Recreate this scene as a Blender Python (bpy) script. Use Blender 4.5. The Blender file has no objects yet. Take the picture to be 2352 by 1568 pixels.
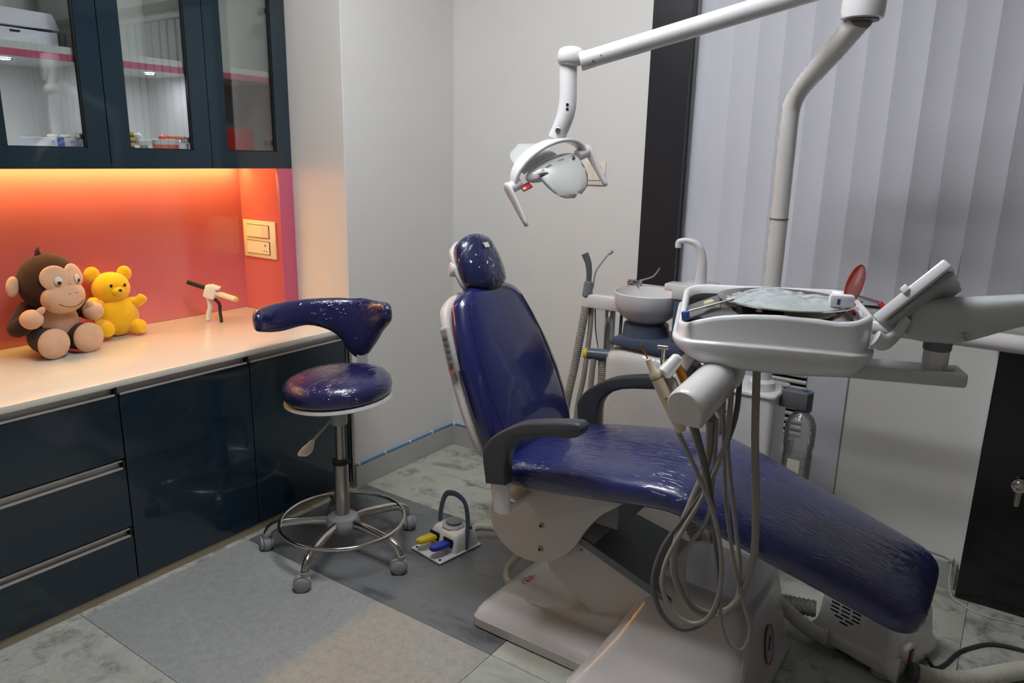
import bpy, bmesh, math, random
from mathutils import Vector, Matrix, noise
random.seed(7)
PI = math.pi
scene = bpy.context.scene
COL = scene.collection

# ------------------------------------------------------------------ camera
RX = Vector((0.8222, 0.5688, 0.0209)); UX = Vector((-0.1540, 0.1868, 0.9703)); FX = Vector((-0.5484, 0.8009, -0.2415))
cam_d = bpy.data.cameras.new('camera'); cam = bpy.data.objects.new('camera', cam_d); COL.objects.link(cam)
cam_d.sensor_fit = 'HORIZONTAL'; cam_d.sensor_width = 36.0; cam_d.lens = 1715.0/2352.0*36.0
cam_d.clip_start = 0.05; cam_d.clip_end = 60
mw = Matrix(((RX.x, UX.x, -FX.x, 0), (RX.y, UX.y, -FX.y, 0), (RX.z, UX.z, -FX.z, 1.45), (0, 0, 0, 1)))
mw3 = mw.to_3x3(); q = mw3.to_quaternion(); q.normalize()
cam.matrix_world = Matrix.Translation((0, 0, 1.45)) @ q.to_matrix().to_4x4()
scene.camera = cam

# ------------------------------------------------------------------ world + exposure
world = bpy.data.worlds.new('night'); scene.world = world; world.use_nodes = True
world.node_tree.nodes['Background'].inputs[0].default_value = (0.012, 0.014, 0.02, 1)
world.node_tree.nodes['Background'].inputs[1].default_value = 1.0
vs = scene.view_settings
vs.view_transform = 'Standard'; vs.look = 'None'; vs.gamma = 1.0; vs.use_curve_mapping = False
vs.exposure = 0.0
LIGHT_CEIL = 37.0       # diffusers of the ceiling fitting
LIGHT_STRIP = 42.0     # warm strip under the wall cabinets
CEIL_SPOTS = [(-1.20, 1.36)]

# ------------------------------------------------------------------ materials
def lin(c):
    c = c/255.0
    return c/12.92 if c <= 0.04045 else ((c+0.055)/1.055)**2.4
def C(r, g, b): return (lin(r), lin(g), lin(b), 1.0)

def mat(name, col, rough=0.5, metal=0.0, coat=0.0, coat_rough=0.05, spec=0.5, bump=0.0, bscale=80.0,
        var=0.0, vscale=6.0, stretch=(1, 1, 1), sheen=0.0, coat_bump=0.0, cscale=40.0, cstretch=(1, 1, 1), cdist=0.004, trans=0.0, emit=None, estr=0.0):
    m = bpy.data.materials.new(name); m.use_nodes = True
    nt = m.node_tree; b = nt.nodes['Principled BSDF']
    b.inputs['Base Color'].default_value = col; b.inputs['Roughness'].default_value = rough
    b.inputs['Metallic'].default_value = metal; b.inputs['Coat Weight'].default_value = coat
    b.inputs['Coat Roughness'].default_value = coat_rough; b.inputs['Specular IOR Level'].default_value = spec
    b.inputs['Transmission Weight'].default_value = trans
    if sheen: b.inputs['Sheen Weight'].default_value = sheen; b.inputs['Sheen Roughness'].default_value = 0.5
    if emit: b.inputs['Emission Color'].default_value = emit; b.inputs['Emission Strength'].default_value = estr
    tc = nt.nodes.new('ShaderNodeTexCoord')
    def nz(scale, st, detail=4, dist=0.0):
        mp = nt.nodes.new('ShaderNodeMapping'); mp.inputs['Scale'].default_value = st
        nt.links.new(tc.outputs['Object'], mp.inputs[0])
        n = nt.nodes.new('ShaderNodeTexNoise'); n.inputs['Scale'].default_value = scale
        n.inputs['Detail'].default_value = detail; n.inputs['Distortion'].default_value = dist
        nt.links.new(mp.outputs[0], n.inputs['Vector']); return n
    if var:
        n = nz(vscale, stretch); r = nt.nodes.new('ShaderNodeMapRange')
        r.inputs[1].default_value = 0.3; r.inputs[2].default_value = 0.7
        r.inputs[3].default_value = 1-var; r.inputs[4].default_value = 1+var
        nt.links.new(n.outputs[0], r.inputs[0])
        mx = nt.nodes.new('ShaderNodeVectorMath'); mx.operation = 'SCALE'
        mx.inputs[0].default_value = col[:3]; nt.links.new(r.outputs[0], mx.inputs['Scale'])
        nt.links.new(mx.outputs[0], b.inputs['Base Color'])
    if bump:
        n = nz(bscale, stretch); bp = nt.nodes.new('ShaderNodeBump'); bp.inputs['Strength'].default_value = bump
        bp.inputs['Distance'].default_value = 0.002
        nt.links.new(n.outputs[0], bp.inputs['Height']); nt.links.new(bp.outputs[0], b.inputs['Normal'])
    if coat_bump:
        n = nz(cscale, cstretch, 7, 1.5); n.noise_type = 'RIDGED_MULTIFRACTAL'; bp = nt.nodes.new('ShaderNodeBump'); bp.inputs['Strength'].default_value = coat_bump
        bp.inputs['Distance'].default_value = cdist
        nt.links.new(n.outputs[0], bp.inputs['Height']); nt.links.new(bp.outputs[0], b.inputs['Coat Normal'])
    return m

def glass_mat(name, tint=(1, 1, 1, 1), base=0.06, rough=0.02, milk=0.0, milkcol=(0.8, 0.9, 0.95, 1), bump=0.0, bscale=30):
    m = bpy.data.materials.new(name); m.use_nodes = True; nt = m.node_tree
    for n in list(nt.nodes): nt.nodes.remove(n)
    out = nt.nodes.new('ShaderNodeOutputMaterial'); tr = nt.nodes.new('ShaderNodeBsdfTransparent'); gl = nt.nodes.new('ShaderNodeBsdfGlossy')
    tr.inputs[0].default_value = tint; gl.inputs['Roughness'].default_value = rough
    fr = nt.nodes.new('ShaderNodeFresnel'); fr.inputs[0].default_value = 1.45
    ad = nt.nodes.new('ShaderNodeMath'); ad.operation = 'ADD'; ad.inputs[1].default_value = base
    nt.links.new(fr.outputs[0], ad.inputs[0])
    mx = nt.nodes.new('ShaderNodeMixShader'); nt.links.new(ad.outputs[0], mx.inputs[0])
    first = tr.outputs[0]
    if milk:
        df = nt.nodes.new('ShaderNodeBsdfDiffuse'); df.inputs[0].default_value = milkcol
        tl = nt.nodes.new('ShaderNodeBsdfTranslucent'); tl.inputs[0].default_value = milkcol
        m1 = nt.nodes.new('ShaderNodeMixShader'); m1.inputs[0].default_value = 0.4
        nt.links.new(df.outputs[0], m1.inputs[1]); nt.links.new(tl.outputs[0], m1.inputs[2])
        m2 = nt.nodes.new('ShaderNodeMixShader'); m2.inputs[0].default_value = milk
        nt.links.new(tr.outputs[0], m2.inputs[1]); nt.links.new(m1.outputs[0], m2.inputs[2]); first = m2.outputs[0]
    nt.links.new(first, mx.inputs[1]); nt.links.new(gl.outputs[0], mx.inputs[2])
    nt.links.new(mx.outputs[0], out.inputs[0])
    if bump:
        tc = nt.nodes.new('ShaderNodeTexCoord'); n = nt.nodes.new('ShaderNodeTexNoise'); n.inputs['Scale'].default_value = bscale
        nt.links.new(tc.outputs['Object'], n.inputs['Vector']); bp = nt.nodes.new('ShaderNodeBump'); bp.inputs['Strength'].default_value = bump
        bp.inputs['Distance'].default_value = 0.01; nt.links.new(n.outputs[0], bp.inputs['Height'])
        nt.links.new(bp.outputs[0], gl.inputs['Normal']); nt.links.new(bp.outputs[0], fr.inputs['Normal'])
    return m

def stone(name, base, spot, spot_amt=0.5, scale=6.0, vein=None, vein_amt=0.0, speck=0.0, st=(1, 1, 1), rough=0.3, split=None, base2=None, stain=0.0):
    m = bpy.data.materials.new(name); m.use_nodes = True; nt = m.node_tree; b = nt.nodes['Principled BSDF']
    b.inputs['Roughness'].default_value = rough; b.inputs['Specular IOR Level'].default_value = 0.4
    tc = nt.nodes.new('ShaderNodeTexCoord'); oi = nt.nodes.new('ShaderNodeObjectInfo')
    mp = nt.nodes.new('ShaderNodeMapping'); mp.inputs['Scale'].default_value = st
    nt.links.new(tc.outputs['Object'], mp.inputs[0]); 
    ofs = nt.nodes.new('ShaderNodeVectorMath'); ofs.operation = 'SCALE'; ofs.inputs[0].default_value = (17, 9, 5)
    nt.links.new(oi.outputs['Random'], ofs.inputs['Scale']); nt.links.new(ofs.outputs[0], mp.inputs['Location'])
    def noise_(s, det=6, dist=0.6, rg=0.6):
        n = nt.nodes.new('ShaderNodeTexNoise'); n.inputs['Scale'].default_value = s; n.inputs['Detail'].default_value = det
        n.inputs['Distortion'].default_value = dist; n.inputs['Roughness'].default_value = rg
        nt.links.new(mp.outputs[0], n.inputs['Vector']); return n.outputs[0]
    def ramp(src, a, bb):
        r = nt.nodes.new('ShaderNodeMapRange'); r.inputs[1].default_value = a; r.inputs[2].default_value = bb; nt.links.new(src, r.inputs[0]); return r.outputs[0]
    def mix(fac, a, bcol, amt=1.0):
        x = nt.nodes.new('ShaderNodeMix'); x.data_type = 'RGBA'
        if amt != 1.0:
            k = nt.nodes.new('ShaderNodeMath'); k.operation = 'MULTIPLY'; k.inputs[1].default_value = amt; nt.links.new(fac, k.inputs[0]); fac = k.outputs[0]
        nt.links.new(fac, x.inputs[0])
        if isinstance(a, tuple): x.inputs[6].default_value = a
        else: nt.links.new(a, x.inputs[6])
        x.inputs[7].default_value = bcol; return x.outputs[2]
    cur = base
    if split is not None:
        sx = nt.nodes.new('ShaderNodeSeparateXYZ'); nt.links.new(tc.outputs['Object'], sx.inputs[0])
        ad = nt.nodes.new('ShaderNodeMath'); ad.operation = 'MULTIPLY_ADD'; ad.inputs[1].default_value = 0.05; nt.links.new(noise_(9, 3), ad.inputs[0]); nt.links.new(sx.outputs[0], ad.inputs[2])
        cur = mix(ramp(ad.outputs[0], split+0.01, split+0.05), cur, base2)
    cur = mix(ramp(noise_(scale*0.5, 3), 0.35, 0.7), cur, tuple(min(1, c*1.25) for c in base[:3])+(1,), 0.5)
    cur = mix(ramp(noise_(scale, 9, 0.5, 0.68), 0.5, 0.71), cur, spot, spot_amt)
    if vein: cur = mix(ramp(noise_(scale*0.6, 9, 1.2, 0.7), 0.5, 0.72), cur, vein, vein_amt)
    if speck:
        cur = mix(ramp(noise_(34, 6, 0.2, 0.75), 0.42, 0.68), cur, tuple(c*0.72 for c in base[:3])+(1,), min(1, speck))
        cur = mix(ramp(noise_(260, 2, 0), 0.5, 0.75), cur, tuple(c*0.55 for c in base[:3])+(1,), speck)
        cur = mix(ramp(noise_(180, 2, 0), 0.55, 0.8), cur, tuple(min(1, c*1.6) for c in base[:3])+(1,), speck)
    if stain: cur = mix(ramp(noise_(3.2, 5, 0.3), 0.69, 0.73), cur, C(120, 100, 66), stain)
    nt.links.new(cur, b.inputs['Base Color'])
    n2 = nt.nodes.new('ShaderNodeMapRange'); n2.inputs[3].default_value = rough*0.8; n2.inputs[4].default_value = rough*1.4
    nt.links.new(noise_(14), n2.inputs[0]); nt.links.new(n2.outputs[0], b.inputs['Roughness'])
    return m

M = {}
M['wall'] = mat('wall_paint', C(224, 222, 218), 0.55, bump=0.05, bscale=60, var=0.015, vscale=2)
M['wall_cool'] = mat('wall_panel_paint', C(212, 212, 220), 0.4, var=0.01)
M['ceiling'] = mat('ceiling_paint', C(230, 230, 228), 0.7, var=0.01)
M['skirting'] = mat('skirting_marble', C(176, 176, 172), 0.35, var=0.06, vscale=5)
M['grout'] = mat('grout', C(112, 112, 106), 0.8, var=0.1)
M['teal'] = mat('dark_teal_laminate', C(16, 40, 52), 0.22, coat=0.6, coat_rough=0.06, var=0.04)
M['teal_dk'] = mat('dark_teal_low', C(14, 36, 50), 0.18, coat=0.6, coat_rough=0.05, var=0.04)
M['alu'] = mat('brushed_aluminium', C(198, 194, 190), 0.34, 0.55, bump=0.05, bscale=200, stretch=(1, 0.05, 1))
M['gap'] = mat('shadow_gap_rubber', C(16, 14, 14), 0.7)
M['counter'] = mat('white_solid_surface', C(232, 226, 214), 0.18, coat=0.3, var=0.01)
M['white_lam'] = mat('white_laminate', C(212, 214, 208), 0.4, var=0.01)
M['pink'] = mat('pink_laminate', C(196, 90, 118), 0.35, var=0.02)
M['coral'] = mat('coral_lacquered_glass', C(200, 106, 112), 0.12, coat=0.5, coat_rough=0.04, var=0.02)
M['beige'] = mat('beige_plinth', C(150, 136, 116), 0.6, var=0.08)
M['pane'] = glass_mat('clear_pane', (0.97, 0.985, 0.98, 1), 0.07, 0.02)
M['navy'] = mat('navy_vinyl_in_film', C(20, 28, 92), 0.38, coat=1.0, coat_rough=0.03, coat_bump=1.0, cscale=46, cstretch=(0.25, 1.6, 1.6), cdist=0.0035, var=0.06)
M['navy_back'] = mat('navy_vinyl_tight_film', C(20, 27, 86), 0.3, coat=1.0, coat_rough=0.05, coat_bump=0.12, cscale=10, cstretch=(2, 2, 0.5), var=0.05)
M['navy_head'] = mat('navy_vinyl_creased_film', C(18, 24, 70), 0.34, coat=1.0, coat_rough=0.05, coat_bump=1.0, cscale=16, cstretch=(2.5, 1.5, 0.7), cdist=0.012, var=0.08)
M['navy_stool'] = mat('navy_vinyl_stool_film', C(22, 24, 82), 0.34, coat=1.0, coat_rough=0.05, coat_bump=1.0, cscale=26, cstretch=(2.5, 0.6, 2), cdist=0.006, var=0.06)
M['white'] = mat('white_gloss_plastic', C(226, 224, 224), 0.25, coat=0.4, var=0.01)
M['chair_white'] = mat('chair_white_gloss', C(204, 200, 200), 0.25, coat=0.4, var=0.01)
M['offwhite'] = mat('warm_white_metal', C(204, 196, 192), 0.4, var=0.02)
M['lampwhite'] = mat('lamp_white', C(228, 226, 228), 0.22, coat=0.5, var=0.01)
M['film_white'] = mat('white_under_film', C(222, 220, 216), 0.35, coat=1.0, coat_rough=0.08, coat_bump=1.0, cscale=12, cstretch=(1, 1, 1.6), cdist=0.01, var=0.03)
M['tray_white'] = mat('tray_white', C(234, 234, 237), 0.2, coat=0.7, coat_rough=0.06, var=0.01)
M['arm_grey'] = mat('tray_arm_paint', C(204, 208, 208), 0.35, var=0.02)
M['lightgrey'] = mat('light_grey_plastic', C(168, 170, 172), 0.4, var=0.03)
M['midgrey'] = mat('mid_grey_plastic', C(112, 116, 120), 0.45, var=0.03)
M['armrest'] = mat('charcoal_soft_plastic', C(66, 68, 74), 0.45, bump=0.1, bscale=300, var=0.03)
M['slate'] = mat('slate_blue_plastic', C(78, 88, 108), 0.35, var=0.03)
M['caster'] = mat('caster_grey', C(150, 152, 154), 0.45, var=0.03)
M['black'] = mat('black_laminate', C(15, 15, 18), 0.25, coat=0.2, var=0.05)
M['jamb'] = mat('black_granite_jamb', C(36, 36, 40), 0.35, var=0.08, vscale=30)
M['rubber'] = mat('black_rubber', C(24, 24, 26), 0.6)
M['void'] = mat('dark_inside', C(8, 8, 9), 0.9)
M['chrome'] = mat('polished_chrome', C(210, 206, 202), 0.1, 1.0)
M['steel'] = mat('stainless_steel', C(196, 192, 186), 0.16, 1.0, bump=0.03, bscale=100)
M['brushed'] = mat('brushed_steel', C(170, 164, 158), 0.3, 1.0, bump=0.05, bscale=120, stretch=(1, 1, 0.1))
M['plate'] = mat('dark_steel_plate', C(120, 112, 112), 0.2, 0.9)
M['hose'] = mat('grey_silicone_hose', C(158, 153, 146), 0.45, var=0.05)
M['hose_dk'] = mat('dark_grey_hose', C(96, 96, 98), 0.5, var=0.05)
M['hose_w'] = mat('cream_ribbed_hose', C(196, 192, 178), 0.5, var=0.04)
M['hose_clear'] = glass_mat('clear_ribbed_hose', (0.8, 0.8, 0.78, 1), 0.12, 0.15, milk=0.55, milkcol=(0.5, 0.49, 0.46, 1))
M['cable_blue'] = mat('blue_cable', C(40, 132, 192), 0.45)
M['cable_dk'] = mat('dark_cable', C(58, 56, 62), 0.5)
M['wire_w'] = mat('white_wire', C(190, 186, 176), 0.5)
M['yellow'] = mat('yellow_plastic', C(214, 190, 20), 0.4, coat=0.2)
M['bluepl'] = mat('blue_plastic', C(24, 60, 176), 0.35, coat=0.3)
M['blueblock'] = mat('pale_blue_plastic', C(84, 112, 200), 0.4)
M['red'] = mat('red_plastic', C(190, 26, 30), 0.35, coat=0.2)
M['redshield'] = glass_mat('translucent_orange_red', (0.75, 0.06, 0.02, 1), 0.06, 0.08, milk=0.55, milkcol=(0.62, 0.05, 0.02, 1))
M['redcard'] = mat('red_card', C(206, 40, 40), 0.5)
M['logo_red'] = mat('logo_red', C(204, 40, 34), 0.4)
M['logo_blue'] = mat('logo_blue', C(60, 80, 150), 0.4)
M['card'] = mat('white_card', C(222, 222, 232), 0.55, var=0.01)
M['bluecard'] = mat('blue_card', C(36, 60, 128), 0.5)
M['bluecard2'] = mat('mid_blue_card', C(62, 92, 180), 0.5)
M['yellowcard'] = mat('yellow_card', C(210, 170, 20), 0.5)
M['orange'] = mat('orange_plastic', C(236, 92, 20), 0.4, coat=0.3)
M['brownfur'] = mat('brown_plush', C(58, 28, 18), 0.95, sheen=0.08, bump=0.6, bscale=260, var=0.15, vscale=40)
M['cream'] = mat('cream_plush', C(222, 178, 146), 0.95, sheen=0.15, bump=0.4, bscale=260, var=0.05, vscale=30)
M['yellowfur'] = mat('yellow_plush', C(240, 186, 14), 0.95, sheen=0.3, bump=0.5, bscale=260, var=0.06, vscale=40)
M['eye_w'] = mat('eye_white', C(230, 226, 220), 0.3)
M['eye_b'] = mat('eye_brown', C(96, 58, 30), 0.3)
M['eye_k'] = mat('eye_black', C(14, 10, 10), 0.2, coat=0.6)
M['thread'] = mat('dark_thread', C(40, 28, 26), 0.8)
M['switch'] = mat('switch_plate', C(232, 222, 206), 0.3, coat=0.2)
M['switch_g'] = mat('switch_rocker', C(226, 206, 196), 0.3, coat=0.2)
M['creampl'] = mat('cream_plastic', C(222, 208, 178), 0.35, coat=0.2)
M['gold'] = mat('amber_handle', C(170, 112, 30), 0.3, 0.3)
M['blind'] = mat('blind_fabric', C(206, 206, 214), 0.75, bump=0.25, bscale=240, stretch=(1, 1, 0.02), var=0.02, vscale=3)
M['sill'] = mat('sill_marble', C(190, 192, 186), 0.3, var=0.1, vscale=10)
M['track'] = mat('window_track', C(130, 134, 134), 0.4, 0.6)
M['nightglass'] = mat('night_glass', C(14, 12, 18), 0.08, coat=0.3)
M['bottle'] = glass_mat('bottle_plastic', (0.97, 0.98, 0.97, 1), 0.05, 0.05, milk=0.14, milkcol=(0.9, 0.9, 0.9, 1), bump=0.35, bscale=90)
M['sheet'] = glass_mat('pale_blue_film', (0.86, 0.95, 0.97, 1), 0.10, 0.08, milk=0.92, milkcol=(0.88, 0.96, 0.98, 1), bump=0.8, bscale=30)
M['shade'] = mat('frosted_lamp_shield', C(228, 231, 229), 0.3, coat=0.4, var=0.01)
M['label'] = mat('paper_label', C(214, 208, 190), 0.6)
M['tube'] = mat('lamp_tube', C(250, 250, 250), 0.5, emit=(0.94, 0.97, 1.0, 1), estr=LIGHT_CEIL)
M['led_warm'] = mat('warm_led', C(255, 220, 150), 0.5, emit=(1.0, 0.66, 0.17, 1), estr=LIGHT_STRIP)
M['led_white'] = mat('white_led', C(250, 250, 255), 0.5, emit=(0.85, 0.85, 1.0, 1), estr=220.0)
M['t_dark'] = stone('tile_dark_grey', C(112, 114, 116), C(42, 45, 52), 0.95, 5.0, vein=C(132, 134, 134), vein_amt=0.35, speck=0.18, st=(0.8, 1.8, 1), rough=0.28)
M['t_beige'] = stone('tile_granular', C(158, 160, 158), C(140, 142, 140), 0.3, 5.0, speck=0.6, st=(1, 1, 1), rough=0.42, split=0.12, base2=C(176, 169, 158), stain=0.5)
M['t_spot'] = stone('tile_spotted', C(180, 180, 172), C(76, 82, 78), 0.9, 12.0, vein=C(140, 128, 108), vein_amt=0.3, speck=0.08, st=(1, 1, 1), rough=0.25)
M['t_green'] = stone('tile_pale_green', C(174, 175, 164), C(84, 92, 86), 0.95, 8.0, vein=C(196, 196, 186), vein_amt=0.5, speck=0.06, st=(1, 1.4, 1), rough=0.22)
M['t_white'] = stone('tile_white_marble', C(170, 172, 166), C(126, 128, 122), 0.5, 4.0, vein=C(120, 122, 118), vein_amt=0.5, st=(1, 2.2, 1), rough=0.2)

# ------------------------------------------------------------------ mesh helpers
def V(*a): return Vector(a)
def new(): return bmesh.new()

def box(bm, x0, x1, y0, y1, z0, z1, bev=0.0, seg=2, Mx=None):
    b2 = bmesh.new(); bmesh.ops.create_cube(b2, size=1)
    for v in b2.verts: v.co = Vector(((x0+x1)/2+v.co.x*(x1-x0), (y0+y1)/2+v.co.y*(y1-y0), (z0+z1)/2+v.co.z*(z1-z0)))
    if bev: bmesh.ops.bevel(b2, geom=b2.edges[:], offset=bev, segments=seg, affect='EDGES', profile=0.5)
    merge(bm, b2, Mx); return bm
def merge(bm, b2, Mx=None):
    if Mx is not None: bmesh.ops.transform(b2, matrix=Mx, verts=b2.verts)
    me = bpy.data.meshes.new('tmp'); b2.to_mesh(me); b2.free(); bm.from_mesh(me); bpy.data.meshes.remove(me); return bm
def loft(bm, rings, cap0=True, cap1=True, closed=True):
    vr = [[bm.verts.new(p) for p in r] for r in rings]
    n = len(rings[0])
    for a, b in zip(vr, vr[1:]):
        for i in range(n if closed else n-1):
            j = (i+1) % n
            try: bm.faces.new((a[i], a[j], b[j], b[i]))
            except ValueError: pass
    if cap0: bm.faces.new(list(reversed(vr[0])))
    if cap1: bm.faces.new(vr[-1])
    return bm
def lathe(bm, prof, n=28, Mx=None, cap0=True, cap1=True):
    """profile (r, z) turned round local z"""
    b2 = bmesh.new()
    loft(b2, [[Vector((r*math.cos(2*PI*i/n), r*math.sin(2*PI*i/n), z)) for i in range(n)] for r, z in prof], cap0, cap1)
    return merge(bm, b2, Mx)
def prism(bm, poly, d, bev=0.0, seg=2, Mx=None):
    """2-D polygon (a, b) in the local xz plane, thickness d along local y"""
    b2 = bmesh.new()
    r0 = [Vector((a, 0, b)) for a, b in poly]; r1 = [Vector((a, d, b)) for a, b in poly]
    loft(b2, [r0, r1])
    bmesh.ops.recalc_face_normals(b2, faces=b2.faces)
    if bev:
        es = [e for e in b2.edges if abs(e.verts[0].co.y-e.verts[1].co.y) < 1e-6]
        bmesh.ops.bevel(b2, geom=es, offset=bev, segments=seg, affect='EDGES', profile=0.5)
    return merge(bm, b2, Mx)
def cr(pts, n=8):
    P = [Vector(p) for p in pts]; out = []
    for i in range(len(P)-1):
        p0 = P[max(i-1, 0)]; p1 = P[i]; p2 = P[i+1]; p3 = P[min(i+2, len(P)-1)]
        for k in range(n):
            t = k/n
            out.append(0.5*((2*p1)+(p2-p0)*t+(2*p0-5*p1+4*p2-p3)*t*t+(3*p1-p0-3*p2+p3)*t**3))
    out.append(P[-1]); return out
def frames(P):
    T = []
    for i in range(len(P)):
        t = P[min(i+1, len(P)-1)]-P[max(i-1, 0)]; T.append(t.normalized())
    up = Vector((0, 0, 1)) if abs(T[0].z) < 0.9 else Vector((1, 0, 0))
    nrm = T[0].cross(up).normalized(); out = []
    for t in T:
        nrm = (nrm-t*nrm.dot(t)).normalized(); out.append((nrm, t.cross(nrm)))
    return out
def tube(bm, pts, r, n=10, sub=6, smooth=True, rfun=None, cap=True, Mx=None, ell=(1, 1)):
    P = cr(pts, sub) if smooth else [Vector(p) for p in pts]
    F = frames(P); rings = []
    for i, (p, (a, b)) in enumerate(zip(P, F)):
        u = i/(len(P)-1); rr = rfun(u) if rfun else r
        rings.append([p+a*(rr*ell[0]*math.cos(2*PI*k/n))+b*(rr*ell[1]*math.sin(2*PI*k/n)) for k in range(n)])
    b2 = bmesh.new(); loft(b2, rings, cap, cap); return merge(bm, b2, Mx)
def resample(P, step):
    out = [P[0]]; acc = 0
    for a, b in zip(P, P[1:]):
        L = (b-a).length; d = 0
        while acc+L-d >= step:
            d += step-acc; out.append(a.lerp(b, min(1, d/L))); acc = 0
        acc += L-d
    out.append(P[-1]); return out
def ribbed(bm, pts, r, pitch=0.012, depth=0.12, n=14):
    P = resample(cr(pts, 12), pitch/4); F = frames(P); rings = []
    for i, (p, (a, b)) in enumerate(zip(P, F)):
        rr = r*(1-depth*(0, 0.5, 1, 0.5)[i % 4])
        rings.append([p+a*(rr*math.cos(2*PI*k/n))+b*(rr*math.sin(2*PI*k/n)) for k in range(n)])
    return loft(bm, rings)
def sgn(v, e): return math.copysign(abs(v)**e, v)
def sup(n, e): return [(sgn(math.cos(2*PI*(i+.5)/n), 2/e), sgn(math.sin(2*PI*(i+.5)/n), 2/e)) for i in range(n)]
def ellipsoid(bm, c, r, Mx=None, n=20, m=12, e=2.0, fn=None):
    rings = []
    for j in range(m+1):
        ph = -PI/2+PI*j/m; ph = max(-PI/2+0.02, min(PI/2-0.02, ph))
        rings.append([Vector((sgn(math.cos(ph), 2/e)*math.cos(2*PI*i/n)*r[0], sgn(math.cos(ph), 2/e)*math.sin(2*PI*i/n)*r[1], sgn(math.sin(ph), 2/e)*r[2])) for i in range(n)])
    if fn: rings = [[fn(p) for p in rg] for rg in rings]
    b2 = bmesh.new(); loft(b2, rings)
    T = Matrix.Translation(c) @ (Mx.to_4x4() if Mx is not None else Matrix.Identity(4))
    return merge(bm, b2, T)
def pad(bm, st, yc, r0=0.05, r1=0.05, e=3.2, n=32, sub=8, crown=0.006, shift=0.0, p0=2.2, p1=2.2, wmin=0.12):
    """upholstered pad: stations (x, z of the face, thickness, half width) along a path in the xz plane"""
    S = cr([Vector((s[0], s[1], 0)) for s in st], sub); TT = cr([Vector((s[2], s[3], 0)) for s in st], sub)
    # add dense end stations
    L = [0]
    for a, b in zip(S, S[1:]): L.append(L[-1]+(b-a).length)
    tot = L[-1]
    def at(l):
        for i in range(len(L)-1):
            if l <= L[i+1] or i == len(L)-2:
                t = (l-L[i])/(L[i+1]-L[i]); return S[i].lerp(S[i+1], t), TT[i].lerp(TT[i+1], t), (S[i+1]-S[i]).normalized()
    ls = [r0*(1-math.cos(PI/2*k/9)) for k in range(9)]
    k = r0
    N = 34
    ls += [r0+(tot-r0-r1)*i/N for i in range(N+1)]
    ls += [tot-r1*(1-math.cos(PI/2*k/9)) for k in range(8, -1, -1)]
    sec = sup(n, e); rings = []
    for l in ls:
        p, tt, tg = at(l); nr = Vector((-tg.y, tg.x, 0))
        if nr.y < 0: nr = -nr
        f = 1.0
        if l < r0: f = (max(0.0, 1-(1-l/r0)**p0))**(1/p0)
        if tot-l < r1: f = min(f, (max(0.0, 1-(1-(tot-l)/r1)**p1))**(1/p1))
        w = tt.y*(wmin+(1-wmin)*f) if f < 1 else tt.y
        t = tt.x*(0.35+0.65*f)
        c = p-nr*(tt.x/2+shift)
        ring = []
        for a, b in sec:
            q2 = c+nr*(b*t/2+(crown*(1-a*a) if b > 0 else 0)*f)
            ring.append(Vector((q2.x, yc+a*w, q2.y)))
        rings.append(ring)
    loft(bm, rings); return bm

WP = {}
def put(name, bm, m, parent=None, Mx=None, smooth=True, ang=38, kind=None):
    if Mx is not None: bmesh.ops.transform(bm, matrix=Mx, verts=bm.verts)
    bmesh.ops.recalc_face_normals(bm, faces=bm.faces)
    lo = Vector((1e9,)*3); hi = -lo
    for v in bm.verts:
        for i in range(3): lo[i] = min(lo[i], v.co[i]); hi[i] = max(hi[i], v.co[i])
    c = (lo+hi)/2
    for v in bm.verts: v.co -= c
    if smooth:
        for f in bm.faces: f.smooth = True
        a = math.radians(ang)
        for e in bm.edges:
            if len(e.link_faces) == 2: e.smooth = e.calc_face_angle(0) < a
    me = bpy.data.meshes.new(name); bm.to_mesh(me); bm.free()
    me.materials.append(M[m] if isinstance(m, str) else m)
    o = bpy.data.objects.new(name, me); COL.objects.link(o); o.location = c
    if parent is not None:
        o.parent = parent; o.matrix_parent_inverse = Matrix.Translation(-WP[parent.name])
    WP[o.name] = c.copy()
    if kind: o['kind'] = kind
    return o
def inst(src, delta, parent, name=None, rotz=0):
    o = src.copy(); COL.objects.link(o)
    if name: o.name = name
    w = WP[src.name]+Vector(delta); o.location = w; o.rotation_euler = (0, 0, rotz)
    if parent is not None:
        o.parent = parent; o.matrix_parent_inverse = Matrix.Translation(-WP[parent.name])
    WP[o.name] = w
    return o
def thing(name, label, cat, loc=(0, 0, 0), group=None):
    o = bpy.data.objects.new(name, None); COL.objects.link(o); o.location = loc; o.empty_display_size = 0.05
    WP[o.name] = Vector(loc); o['label'] = label; o['category'] = cat
    if group: o['group'] = group
    return o
def tag(o, label, cat, group=None):
    o['label'] = label; o['category'] = cat
    if group: o['group'] = group
    return o
def struct(name, bm, m, label=None, **k):
    o = put(name, bm, m, **k); o['kind'] = 'structure'
    if label: o['label'] = label
    return o
def part(o, label): o['label'] = label; return o
def bx(*a, **k): return box(new(), *a, **k)
def rot(axis, deg): return Matrix.Rotation(math.radians(deg), 4, axis)
def T(*a): return Matrix.Translation(Vector(a))
def frame(o, xa, ya, za):
    xa = Vector(xa).normalized(); ya = Vector(ya).normalized(); za = Vector(za).normalized(); o = Vector(o)
    return Matrix(((xa.x, ya.x, za.x, o.x), (xa.y, ya.y, za.y, o.y), (xa.z, ya.z, za.z, o.z), (0, 0, 0, 1)))
def align(p, d):
    """local z along d at p"""
    z = Vector(d).normalized(); x = z.cross(Vector((0, 0, 1)))
    if x.length < 1e-3: x = Vector((1, 0, 0))
    x.normalize(); return frame(p, x, z.cross(x), z)
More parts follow.
